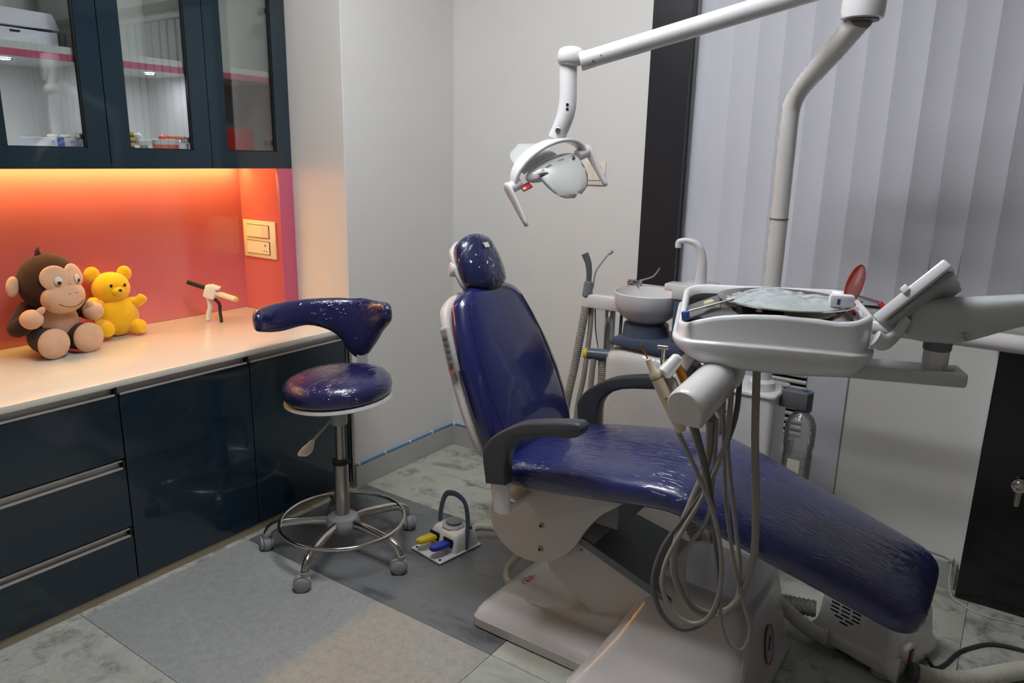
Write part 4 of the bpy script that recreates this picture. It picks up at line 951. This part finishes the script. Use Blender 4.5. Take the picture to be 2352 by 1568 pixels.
bm = new(); r_ = rings_same(.0255, lambda a, v: 1.122 if a > -.14 else 1.122-(-.14-a)*.25); loft(bm, [r_, [p-V(0, 0, .003) for p in r_]]); put('tray_floor', bm, 'plate', t, smooth=False)
put('touch_panel', box(new(), -.045, .045, 0, .16, 0, .006, bev=.002, Mx=TF @ T(-.150, .06, 1.128) @ rot('Y', -24)), 'hose_dk', t)
# mounting bracket, pivot and arm
put('bracket', box(new(), .11, .372, .06, .135, 1.020, 1.050, bev=.006, Mx=TF), 'arm_grey', t)
put('bracket_lip', box(new(), .33, .350, .075, .10, 1.050, 1.056, bev=.002, Mx=TF), 'arm_grey', t)
put('pivot_lower', lathe(new(), [(.023, 1.045), (.024, 1.052), (.024, 1.086)], 24, TF @ T(.318, .10, 0)), 'white', t)
put('pivot_collar', lathe(new(), [(.022, 1.084), (.026, 1.088), (.027, 1.112), (.024, 1.116)], 24, TF @ T(.318, .10, 0)), 'midgrey', t)
bm = new(); b3 = bmesh.new()
def asec(u, z0, z1, w): return [Vector((u, .10+a*w, (z0+z1)/2+b*(z1-z0)/2)) for a, b in sup(20, 5)]
loft(b3, [asec(.252, 1.118, 1.180, .020), asec(.262, 1.108, 1.189, .030), asec(.285, 1.104, 1.192, .036), asec(.335, 1.104, 1.194, .036), asec(.365, 1.112, 1.196, .034), asec(.46, 1.152, 1.208, .030), asec(.80, 1.19, 1.244, .028), asec(1.0, 1.20, 1.254, .028)]); merge(bm, b3, TF)
put('swing_arm', bm, 'arm_grey', t, ang=50)
put('arm_screw', lathe(new(), [(.009, 0), (.009, .004), (.006, .005)], 14, TF @ T(.352, .066, 1.124) @ rot('X', 90)), 'chrome', t)
E1 = TF @ V(.98, .10, 1.2)
put('arm_post', lathe(new(), [(.028, 0), (.028, E1.z+.02-.93)], 22, T(E1.x, E1.y, .93)), 'white', t)
put('link_tube', tube(new(), [(-.61, 2.462, .97), (.35, 2.462, .97), (.46, 2.45, .97), (.50, 2.40, .97), (E1.x, E1.y+.02, .97)], .0265, 20, 6), 'white', t)
put('link_collar', lathe(new(), [(.034, 0), (.036, .004), (.036, .05), (.034, .054)], 22, T(-.664, 2.462, .943)), 'white', t); put('link_neck', rod(new(), (-.64, 2.462, .97), (-.60, 2.462, .97), .026, .0265), 'white', t)
# folded film viewer flap
FV = TF @ frame((.186, .045, 1.150), (.68, 0, .73), (.40, .84, -.374), (-.62, .55, .57))
fv = put('film_viewer', box(new(), 0, .165, 0, .14, -.010, .012, bev=.005, Mx=FV), 'tray_white', t)
put('viewer_frame', box(new(), .012, .158, .012, .132, -.022, -.0105, bev=.004, Mx=FV), 'lightgrey', fv)
put('viewer_catch', box(new(), .07, .085, -.004, .004, .004, .018, bev=.002, Mx=FV), 'tray_white', fv); put('viewer_screw', lathe(new(), [(.004, 0), (.004, .002)], 10, FV @ T(.075, -.001, .002) @ rot('X', 90)), 'hose_dk', fv)
bm = new(); tube(bm, [TF @ V(.185, .02, 1.118), TF @ V(.205, .03, 1.108), TF @ V(.23, .06, 1.12), TF @ V(.248, .075, 1.15)], .014, 12, 6, ell=(.6, 1.2)); put('viewer_hinge', bm, 'tray_white', t)
# instrument rest below the tray
HB = TF @ V(-.15, .0, .955)
hax = V(.012, .135, .034).normalized()   # axis of the curved rest
rest_o = V(-.508, 1.345, .975)
hx = hax; hy = V(0, 0, 1).cross(hx).normalized(); hz = hx.cross(hy)
HF = frame(rest_o, hx, hy, hz)
sec = [(.038*math.cos(a), .036*math.sin(a)) for a in [math.radians(20+14*i) for i in range(14)]]
poly = [(-.036, -.034), (-.043, -.006), (-.036, .022), (-.018, .038), (.006, .040), (.026, .028), (.036, .004), (.034, -.028), (.022, -.040), (-.030, -.040)]
py = [(p.x, p.y) for p in cr([Vector((a, b, 0)) for a, b in poly+[poly[0]]], 4)[:-1]]
bm = new(); loft(bm, [[HF @ Vector((l, a*s, b*s)) for a, b in py] for l, s in ((-.004, .9), (0, .97), (.006, 1), (.07, .97), (.15, .93), (.156, .86))]); put('rest_shell', bm, 'white', t, ang=50)
bm = new(); box(bm, .02, .15, .0, .05, -.046, -.034, bev=.005, Mx=HF); put('rest_bar', bm, 'tray_white', t)
for k in range(2):
    bm = new(); rod(bm, TF @ V(-.185+.03*k, -.012+.06*k, 1.055), TF @ V(-.215+.03*k, -.035+.06*k, 1.018), .013, .016, 14, .005); put('rest_peg', bm, 'white', t)
put('rest_hanger', tube(new(), [TF @ V(-.06, .05, 1.04), TF @ V(-.075, .045, .99), HF @ V(.12, .03, 0)], .014, 12, 6), 'white', t)

def hose(parent, pts, r, m='hose'): return put('hose', tube(new(), pts, r, 10, 6), m, parent)
HA = [(-.497, 1.524, 1.035), (-.48, 1.525, .869), (-.462, 1.527, .719), (-.435, 1.532, .587), (-.402, 1.539, .475), (-.384, 1.541, .425), (-.387, 1.535, .382), (-.399, 1.526, .367), (-.423, 1.513, .385), (-.439, 1.503, .435), (-.445, 1.497, .502), (-.451, 1.49, .59), (-.471, 1.478, .704), (-.503, 1.462, .823), (-.524, 1.440, .905)]
HBp = [(-.437, 1.566, 1.035), (-.425, 1.567, .869), (-.409, 1.569, .718), (-.4, 1.569, .592), (-.409, 1.563, .515), (-.426, 1.554, .463), (-.458, 1.539, .428), (-.504, 1.52, .428), (-.538, 1.504, .474), (-.558, 1.494, .539), (-.553, 1.493, .619), (-.529, 1.498, .71), (-.504, 1.503, .809), (-.500, 1.485, .91)]
HC = [(-.46, 1.526, 1.035), (-.458, 1.522, .915), (-.489, 1.507, .791), (-.525, 1.49, .699), (-.571, 1.469, .607), (-.588, 1.458, .535), (-.585, 1.455, .482), (-.562, 1.458, .432), (-.523, 1.467, .406), (-.482, 1.478, .424), (-.451, 1.484, .474), (-.444, 1.482, .543), (-.458, 1.472, .638), (-.481, 1.46, .78), (-.512, 1.437, .905)]
HD = [(-.467, 1.492, 1.04), (-.461, 1.49, .884), (-.493, 1.474, .751), (-.529, 1.458, .658), (-.556, 1.444, .58), (-.56, 1.439, .516), (-.535, 1.443, .462), (-.494, 1.454, .439), (-.459, 1.462, .46), (-.44, 1.465, .521), (-.439, 1.461, .608), (-.462, 1.449, .719), (-.507, 1.429, .824), (-.541, 1.405, .905)]
HE = [(-.496, 1.556, 1.035), (-.483, 1.555, .96), (-.479, 1.551, .851), (-.446, 1.558, .658), (-.426, 1.559, .555), (-.426, 1.554, .469), (-.468, 1.534, .434), (-.513, 1.513, .451), (-.533, 1.501, .512), (-.529, 1.496, .593), (-.493, 1.504, .676), (-.487, 1.501, .784), (-.488, 1.490, .915)]
dirn = V(-.045, -.015, .10).normalized()
def hp(base): return Vector(base)
t = thing('scaler_handpiece', 'cream ultrasonic scaler handpiece nearest the camera in the rest', 'handpiece', (-.557, 1.407, .95), 'handpieces in the tray rest')
p0 = V(-.545, 1.402, .93); p1 = V(-.598, 1.388, 1.030); d = (p1-p0).normalized(); L = (p1-p0).length
put('body', lathe(new(), [(.0105, -.03), (.0125, .01), (.0125, L*.82), (.0132, L*.84), (.0132, L*.90), (.008, L*.97), (.0062, L*1.18), (.003, L*1.2)], 18, align(p0, d)), 'creampl', t)
put('band', lathe(new(), [(.0136, L*.80), (.0136, L*.812)], 18, align(p0, d), False, False), 'rubber', t)
pe = p0+d*L*1.2; put('tip', tube(new(), [pe, pe+d*.012, pe+d*.024+V(-.004, 0, 0), pe+d*.034+V(.002, 0, 0), pe+d*.036+V(.005, 0, .001)], .0016, 8, 5), 'gold', t)
sdv = V(.45, -.85, .1); yy_ = d; zz_ = (sdv-d*sdv.dot(d)).normalized(); put('mark', text_bm('CE', .009, frame(p0+d*.045+zz_*.0126, d, zz_.cross(d), zz_)), 'thread', t, smooth=False)
hose(t, HD, .0052)
t = thing('contra_angle', 'silver contra-angle handpiece, second in the tray rest', 'handpiece', (-.55, 1.44, .95), 'handpieces in the tray rest')
p0 = V(-.530, 1.436, .92); p1 = V(-.588, 1.424, 1.028); d = (p1-p0).normalized(); L = (p1-p0).length
put('motor', lathe(new(), [(.012, -.01), (.0135, .02), (.0135, L*.5), (.0115, L*.52), (.012, L*.72), (.008, L*.78), (.0085, L*.98), (.005, L)], 18, align(p0, d)), 'brushed', t)
p2 = p1+V(-.003, -.001, .018); b5 = rod(new(), p1-d*.002, p2, .0062, .0058, 14); put('neck', b5, 'steel', t)
hd_ = put('head', rod(new(), p2, p2+V(-.002, 0, .022), .0055, .0062, 14, .001), 'steel', t); put('head_cap', rod(new(), p2+V(-.012, -.003, .023), p2+V(.009, .002, .023), .0052, .0052, 14, .001), 'steel', hd_)
put('ring', lathe(new(), [(.0140, L*.30), (.0143, L*.31), (.0143, L*.34), (.0140, L*.35)], 18, align(p0, d), False, False), 'chrome', t)
hose(t, HC, .0058, 'hose_dk')
t = thing('amber_handpiece', 'amber handled handpiece, third in the tray rest', 'handpiece', (-.54, 1.46, .95), 'handpieces in the tray rest')
p0 = V(-.512, 1.466, .92); p1 = V(-.578, 1.452, 1.045); d = (p1-p0).normalized(); L = (p1-p0).length
put('body', lathe(new(), [(.009, -.01), (.010, .02), (.010, L*.8), (.007, L*.95), (.003, L)], 16, align(p0, d)), 'gold', t); hose(t, HA, .0045)
t = thing('air_syringe', 'grey air and water syringe, fourth in the tray rest', 'syringe', (-.52, 1.48, .95), 'handpieces in the tray rest')
p0 = V(-.50, 1.490, .92); p1 = V(-.572, 1.477, 1.05); d = (p1-p0).normalized(); L = (p1-p0).length
put('body', lathe(new(), [(.008, -.01), (.0095, .02), (.0095, L*.85), (.006, L), (.003, L*1.05)], 16, align(p0, d)), 'midgrey', t); hose(t, HE, .0048)
t = thing('turbine_handpiece', 'white and silver turbine handpiece farthest back in the rest', 'handpiece', (-.51, 1.51, .96), 'handpieces in the tray rest')
p0 = V(-.488, 1.512, .93); p1 = V(-.548, 1.503, 1.02); d = (p1-p0).normalized(); L = (p1-p0).length
put('body', lathe(new(), [(.009, -.01), (.0105, .02), (.0105, L*.55), (.0125, L*.6), (.0135, L*.85), (.011, L)], 16, align(p0, d)), 'lightgrey', t); put('head', ellipsoid(new(), p1+V(-.006, 0, .006), (.016, .014, .010), n=16, m=8), 'white', t); hose(t, HBp, .0085)

# ---- things lying on the tray
def tw(u, v, z): return TF @ V(u, v, z)
t = thing('steel_dish', 'round stainless steel dish on the delivery tray', 'dish', tuple(tw(.022, .145, 1.124)))
put('dish', lathe(new(), [(.085, 1.1245), (.098, 1.126), (.118, 1.140), (.132, 1.158), (.140, 1.1605), (.1405, 1.163), (.131, 1.1625), (.116, 1.144), (.096, 1.130), (.03, 1.1285)], 48, TF @ T(.022, .145, 0)), 'steel', t, ang=60)
b3 = bmesh.new(); nr, na = 14, 40; rg = []
for j in range(nr+1):
    r = .128*j/nr; rg.append([Vector((.022+max(r, .0005)*math.cos(2*PI*i/na), .145+max(r, .0005)*math.sin(2*PI*i/na), 1.152+.024*(1-(j/nr)**3)+.008*noise.noise(Vector((r*math.cos(2*PI*i/na)*38, r*math.sin(2*PI*i/na)*38, 3)))+.010*noise.noise(Vector((r*math.cos(2*PI*i/na)*14, r*math.sin(2*PI*i/na)*14, 9))))) for i in range(na)])
loft(b3, rg, True, False); bm = new(); merge(bm, b3, TF)
o = put('plastic_film', bm, 'sheet', None, ang=35); tag(o, 'crumpled pale blue plastic film lying in the steel dish', 'film')
t = thing('white_packet', 'small white packet at the right rim of the steel dish', 'packet', tuple(tw(.13, .10, 1.16)))
put('packet', box(new(), -.026, .022, -.012, .012, 0, .026, bev=.006, Mx=TF @ T(.128, .085, 1.1635)), 'card', t); put('print', box(new(), -.012, -.006, -.0128, -.0118, .006, .018, Mx=TF @ T(.128, .085, 1.1635)), 'logo_blue', t, smooth=False)
o = put('light_shield', ellipsoid(new(), (0, 0, 0), (.0185, .0028, .046), n=24, m=16), 'redshield', None, Mx=TF @ T(.168, .21, 1.192) @ rot('Y', 12) @ rot('Z', 10)); tag(o, 'translucent red oval light shield standing on the tray', 'shield')
t = thing('mirror_handle', 'dark metal mouth mirror with red ends behind the dish', 'mirror', tuple(tw(.2, .2, 1.13)))
put('stem', rod(new(), tw(.172, .215, 1.168), tw(.222, .20, 1.158), .0032), 'steel', t); put('tip', rod(new(), tw(.220, .20, 1.159), tw(.240, .192, 1.136), .0055, .007, bev=.002), 'red', t)
put('foot', rod(new(), tw(.172, .20, 1.126), tw(.172, .215, 1.168), .004), 'red', t)
o = put('blue_block', box(new(), -.008, .008, -.006, .006, 0, .018, bev=.001, Mx=TF @ T(-.178, .012, 1.128) @ rot('Y', -10)), 'blueblock', None); tag(o, 'small pale blue plastic block at the left end of the tray', 'block')
t = thing('probe', 'thin steel probe with a white grip on the left of the tray', 'probe', tuple(tw(-.14, .03, 1.15)))
put('stem', rod(new(), tw(-.175, .035, 1.142), tw(-.085, .06, 1.170), .0022), 'steel', t); put('grip', rod(new(), tw(-.145, .06, 1.152), tw(-.125, .07, 1.158), .008, .008, bev=.003), 'creampl', t)

# ================================================================== WATER BOTTLE
t = thing('water_bottle', 'clear plastic water bottle hanging from a black clamp by the column', 'bottle', (-.53, 2.5, .43))
put('clamp', box(new(), -.602, -.515, 2.47, 2.53, .655, .712, bev=.003), 'hose_dk', t); put('clamp_screw', rod(new(), (-.60, 2.50, .7125), (-.60, 2.50, .719), .008), 'brushed', t); put('clamp_screw', rod(new(), (-.53, 2.50, .7145), (-.53, 2.50, .720), .009), 'brushed', t)
put('cap', lathe(new(), [(.026, .648), (.027, .652), (.027, .712), (.024, .715)], 24, T(-.530, 2.50, 0)), 'slate', t)
put('bottle_wall', lathe(new(), [(.042, .395), (.046, .40), (.046, .50), (.0465, .52), (.0495, .525), (.0495, .585), (.048, .60), (.040, .622), (.025, .638), (.020, .645), (.020, .66)], 28, T(-.532, 2.50, 0), True, False), 'bottle', t)
put('paper_label', lathe(new(), [(.0468, .42), (.0468, .49)], 28, T(-.532, 2.50, 0), False, False), 'bottle', t)
put('paper_strip', box(new(), -.02, .02, -.0472, -.0466, .425, .487, Mx=T(-.532, 2.50, 0)), 'label', t, smooth=False)

# ================================================================== FLOOR BOX AND HOSES
BU = V(.942, -.336, 0); BV = V(.336, .942, 0); BF = frame((-.375, 2.235, 0), BU, BV, (0, 0, 1))
t = thing('junction_box', 'white floor junction box with vent slots and a red switch under the leg rest', 'junction box', (-.22, 2.3, 0))
def br(x0, x1, y0, y1, z, r=.025): return [BF @ p for p in plate_ring(x0, x1, y0, y1, z, r, 5)]
bm = new(); loft(bm, [br(-.004, .268, -.004, .255, .022), br(-.006, .270, -.006, .257, .028), br(-.006, .270, -.006, .257, .052), br(-.001, .265, -.001, .252, .058), br(.006, .258, .006, .246, .075), br(.012, .25, .012, .24, .15), br(.018, .244, .02, .234, .185), br(.035, .23, .035, .22, .196)]); put('body', bm, 'white', t, ang=50)
for p in ((.05, .03), (.22, .03), (.05, .22), (.22, .22)): put('foot', lathe(new(), [(.03, .0), (.034, .004), (.030, .024)], 16, BF @ T(p[0], p[1], 0)), 'lightgrey', t)
for r in range(6):
    for xx in ((.050, .084, .118), (.050, .084, .118), (.050, .084, .118), (.050, .084, .118), (.066, .100), (.084,))[r]:
        zc = .166-.0125*r; yf = .006+.006*(zc-.075)/.075
        put('vent_slot', box(new(), xx, xx+.026, yf-.0006, yf+.004, zc-.0024, zc+.0024, Mx=BF), 'void', t, smooth=False)
sw = put('switch_boss', lathe(new(), [(.034, 0), (.036, .01), (.034, .02), (.028, .022)], 20, BF @ T(.250, .07, .075) @ rot('Y', 90)), 'white', t)
put('switch_rocker', box(new(), -.018, .018, -.010, .010, .018, .026, bev=.003, Mx=BF @ T(.250, .07, .075) @ rot('Y', 90)), 'red', sw)
put('switch_socket', box(new(), -.021, .021, -.013, .013, .016, .0235, bev=.002, Mx=BF @ T(.250, .07, .075) @ rot('Y', 90)), 'void', sw)
put('hose_port', lathe(new(), [(.020, -.03), (.034, -.012), (.036, .0), (.036, .010), (.029, .010), (.028, -.004)], 22, align(BF @ V(.262, .012, .046), (.95, -.05, 0))), 'white', t)
put('corner_boss', box(new(), -.02, .02, -.015, .015, 0, .03, bev=.008, Mx=BF @ T(.185, .012, .14)), 'white', t)
o = put('ribbed_hose', ribbed(new(), [(-.52, 2.19, .16), (-.49, 2.205, .115), (-.44, 2.215, .078), (-.39, 2.205, .058), (-.345, 2.195, .05), (-.318, 2.197, .05)], .0235, .007, .05, 16), 'hose_w', None); tag(o, 'short cream ribbed hose running into the junction box', 'hose')
t = thing('drain_hose', 'thick cream ribbed drain hose across the bottom right floor', 'hose', (.1, 2.25, 0))
put('hose', ribbed(new(), [(-.075, 2.185, .045), (-.03, 2.205, .034), (.03, 2.245, .0275), (.10, 2.32, .0275), (.19, 2.42, .0275), (.32, 2.52, .0275), (.5, 2.6, .0275)], .0265, .006, .05, 18), 'hose_w', t)
put('hose_end', lathe(new(), [(.022, 0), (.0275, .001), (.0275, .02)], 18, align((-.092, 2.178, .046), (.85, .38, -.2))), 'hose_dk', t)
o = put('power_cable', tube(new(), [(-.06, 2.26, .06), (-.035, 2.29, .012), (-.01, 2.34, .006), (.015, 2.42, .006), (.05, 2.48, .006), (.10, 2.535, .006), (.18, 2.556, .006), (.32, 2.55, .006), (.5, 2.60, .006)], .006, 8), 'cable_dk', None); tag(o, 'dark grey power cable curving over the floor behind the drain hose', 'cable')
t = thing('thin_wire', 'thin white wire hanging from a clip beside the black cabinet', 'wire', (-.04, 2.82, .1))
put('wire', tube(new(), [(-.30, 2.829, .122), (-.15, 2.829, .121), (-.06, 2.828, .112), (-.048, 2.815, .095), (-.045, 2.785, .05), (-.03, 2.755, .012), (.0, 2.735, .004), (.068, 2.705, .003), (.178, 2.718, .003), (.4, 2.75, .003)], .0026, 6), 'wire_w', t)
put('clip', box(new(), -.06, -.044, 2.812, 2.832, .106, .12, bev=.002), 'wire_w', t)

# ================================================================== PLUSH TOYS
t = thing('plush_monkey', 'seated brown plush monkey with a cream face on the countertop', 'plush toy', (-2.8, 1.2, .735))
HC_ = V(-2.805, 1.212, .985); hz_ = .100
fw = V(.96, .18, -.12).normalized(); sd_ = V(-.18, .98, 0).normalized(); up_ = fw.cross(sd_)
if up_.z < 0: up_ = -up_
HFm = frame(HC_, fw, sd_, up_)
head = put('head', ellipsoid(new(), (0, 0, 0), (.098, .097, .102), n=28, m=18), 'brownfur', t, Mx=HFm)
put('tuft', tube(new(), [HFm @ V(-.02, -.02, .095), HFm @ V(-.022, -.02, .11), HFm @ V(-.03, -.012, .12)], .008, 8, 4, rfun=lambda u: .012*(1-.7*u)), 'brownfur', head)
for s in (-1, 1): put('eye_patch', ellipsoid(new(), (0, 0, 0), (.012, .046, .044), n=22, m=12), 'cream', head, Mx=HFm @ rot('Z', s*23) @ T(.0875, 0, .036) @ rot('Y', -18))
put('muzzle', ellipsoid(new(), (0, 0, 0), (.052, .076, .058), n=26, m=16, e=2.2), 'cream', head, Mx=HFm @ T(.072, 0, -.036))
for s in (-1, 1):
    put('eye', ellipsoid(new(), (0, 0, 0), (.004, .0125, .0155), n=18, m=10), 'eye_w', head, Mx=HFm @ rot('Z', s*19) @ T(.106, 0, .031) @ rot('Y', -15)); put('iris', ellipsoid(new(), (0, 0, 0), (.003, .0085, .0095), n=16, m=8), 'eye_b', head, Mx=HFm @ rot('Z', s*19) @ T(.1088, .001, .026) @ rot('Y', -15))
    put('pupil', ellipsoid(new(), (0, 0, 0), (.002, .0042, .0048), n=12, m=8), 'eye_k', head, Mx=HFm @ rot('Z', s*19) @ T(.1112, .001, .0265) @ rot('Y', -15))
    put('nostril', tube(new(), [V(.124, s*.012-.004, -.012), V(.1255, s*.012, -.0105), V(.124, s*.012+.004, -.012)], .0009, 6, 3), 'thread', head, Mx=HFm)
def on_muz(y, z):
    k = max(0.02, 1-abs(y/.076)**2-abs((z+.036)/.058)**2); return V(.072+.052*k**.5+.0006, y, z)
put('smile', tube(new(), [on_muz(-.045+.09*i/8, -.062+.016*((i-4)/4)**2) for i in range(9)], .0012, 6, 3), 'thread', head, Mx=HFm)
for s in (-1, 1): put('ear', ellipsoid(new(), (0, 0, 0), (.014, .030, .036), n=18, m=10), 'cream', head, Mx=HFm @ T(-.022, s*.112, -.004) @ rot('Z', s*-25))
put('body', ellipsoid(new(), (-2.835, 1.215, .835), (.085, .088, .105), n=26, m=16), 'brownfur', t)
put('belly', ellipsoid(new(), (-2.782, 1.220, .848), (.040, .066, .068), n=22, m=14), 'cream', t)
for (sh, el, ha, thm) in (((-2.84, 1.155, .90), (-2.81, 1.095, .84), (-2.735, 1.113, .878), (-2.715, 1.135, .905)), ((-2.84, 1.275, .90), (-2.81, 1.335, .865), (-2.735, 1.318, .876), (-2.718, 1.300, .905))):
    a = put('arm', tube(new(), [sh, el, tuple(Vector(el).lerp(Vector(ha), .75))], .03, 14, 8, rfun=lambda u: .034-.004*u), 'brownfur', t)
    bm = new(); dv = (Vector(ha)-Vector(el)).normalized(); ellipsoid(bm, (0, 0, 0), (.034, .034, .040), n=18, m=12); hnd = put('hand', bm, 'cream', a, Mx=align(ha, V(dv.x, dv.y, .3)))
    put('thumb', ellipsoid(new(), (0, 0, 0), (.012, .012, .020), n=14, m=8), 'cream', a, Mx=align(thm, Vector(thm)-Vector(ha)))
for (hp_, ft) in (((-2.83, 1.175, .785), (-2.715, 1.160, .789)), ((-2.83, 1.255, .785), (-2.722, 1.280, .789))):
    l = put('leg', tube(new(), [hp_, tuple(Vector(hp_).lerp(Vector(ft), .5)), ft], .05, 16, 6, rfun=lambda u: .046+.004*u), 'brownfur', t)
    put('foot_sole', ellipsoid(new(), (0, 0, 0), (.024, .054, .0535), n=22, m=14), 'cream', l, Mx=T(ft[0]+.012, ft[1], ft[2]) @ rot('Z', 4))
# plain yellow plush (generic stuffed bear shape)
t = thing('plush_bear', 'plain yellow plush toy sitting beside the brown monkey', 'plush toy', (-2.87, 1.47, .735))
YF = T(-2.885, 1.462, .735) @ rot('X', -4) @ rot('Y', -6)
put('body', ellipsoid(new(), (.005, .012, .078), (.062, .082, .080), n=26, m=16, fn=lambda p: Vector((p.x, p.y*(1-.9*max(0, p.z)), p.z))), 'yellowfur', t, Mx=YF)
hd2 = put('head', ellipsoid(new(), (.01, -.004, .186), (.058, .070, .062), n=26, m=16), 'yellowfur', t, Mx=YF)
for s in (-1, 1):
    put('ear', ellipsoid(new(), (.0, s*.062-.004, .240), (.012, .030, .030), n=18, m=10), 'yellowfur', hd2, Mx=YF)
    put('eye', ellipsoid(new(), (.064, s*.026-.004, .196), (.004, .006, .007), n=12, m=8), 'eye_k', hd2, Mx=YF)
    put('arm', tube(new(), [(.01, s*.055, .125), (.035, s*.085, .128), (.05, s*.10+.004, .150)], .02, 12, 6, rfun=lambda u: (.022-.003*u)*math.sqrt(max(.02, 1-max(0, (u-.82)/.18)**2))), 'yellowfur', t, Mx=YF)
    put('leg', tube(new(), [(.02, s*.05, .045), (.06, s*.062, .032), (.085, s*.070, .034)], .028, 14, 6, rfun=lambda u: (.03-.002*u)*math.sqrt(max(.02, 1-max(0, (u-.75)/.25)**2))), 'yellowfur', t, Mx=YF)
put('snout', ellipsoid(new(), (.060, -.004, .172), (.018, .026, .020), n=18, m=10), 'yellowfur', hd2, Mx=YF); put('nose', ellipsoid(new(), (.079, -.004, .178), (.004, .007, .005), n=12, m=8), 'thread', hd2, Mx=YF)

# ================================================================== DISPENSER GUN, BLUE BOX
g0 = V(-2.9, 1.805, .897); g1 = V(-2.74, 1.918, .833); gd = (g1-g0).normalized(); gs = gd.cross(V(0, 0, 1)).normalized(); gu = gs.cross(gd); GF = frame(g0, gd, gs, gu); GL = (g1-g0).length
t = thing('dispensing_gun', 'white and black cartridge dispensing gun standing on the countertop', 'dispenser', (-2.82, 1.86, .735))
put('plunger', box(new(), -.01, .085, -.009, .009, -.006, .010, bev=.003, Mx=GF), 'rubber', t)
put('body', box(new(), .07, .118, -.021, .021, -.034, .020, bev=.006, Mx=GF), 'white', t)
put('body_latch', box(new(), .085, .128, -.019, .019, .012, .026, bev=.004, Mx=GF), 'white', t)
for s in (-1, 1): put('cartridge', rod(new(), GF @ V(.112, s*.009, -.004), GF @ V(GL-.006, s*.009, -.004), .0095, .0095, 16, .001), 'creampl', t)
put('nozzle_cap', rod(new(), GF @ V(GL-.008, -.004, -.004), GF @ V(GL+.006, -.004, -.004), .011, .009, 12, .002), 'yellow', t)
put('cartridge_end', rod(new(), GF @ V(GL-.010, .008, -.004), GF @ V(GL+.002, .008, -.004), .0102, .0095, 12, .001), 'lightgrey', t)
bm = new(); tube(bm, [GF @ V(.085, 0, -.025), (-2.836, 1.852, .80), (-2.846, 1.848, .765), (-2.85, 1.847, .738)], .011, 12, 6, ell=(1, .7)); put('handle', bm, 'white', t)
bm = new(); tube(bm, [GF @ V(.108, 0, -.028), (-2.803, 1.874, .81), (-2.795, 1.87, .775), (-2.778, 1.862, .738)], .009, 12, 6, ell=(1, .7)); put('trigger', bm, 'rubber', t)
t = thing('blue_box', 'dark blue and white carton at the left end of the countertop', 'box', (-2.78, 1.0, .735))
put('body', bx(-2.85, -2.80, .93, 1.028, .735, .795, bev=.002), 'card', t, smooth=False); put('front_panel', bx(-2.7998, -2.7985, .93, 1.018, .737, .793), 'bluecard', t, smooth=False)
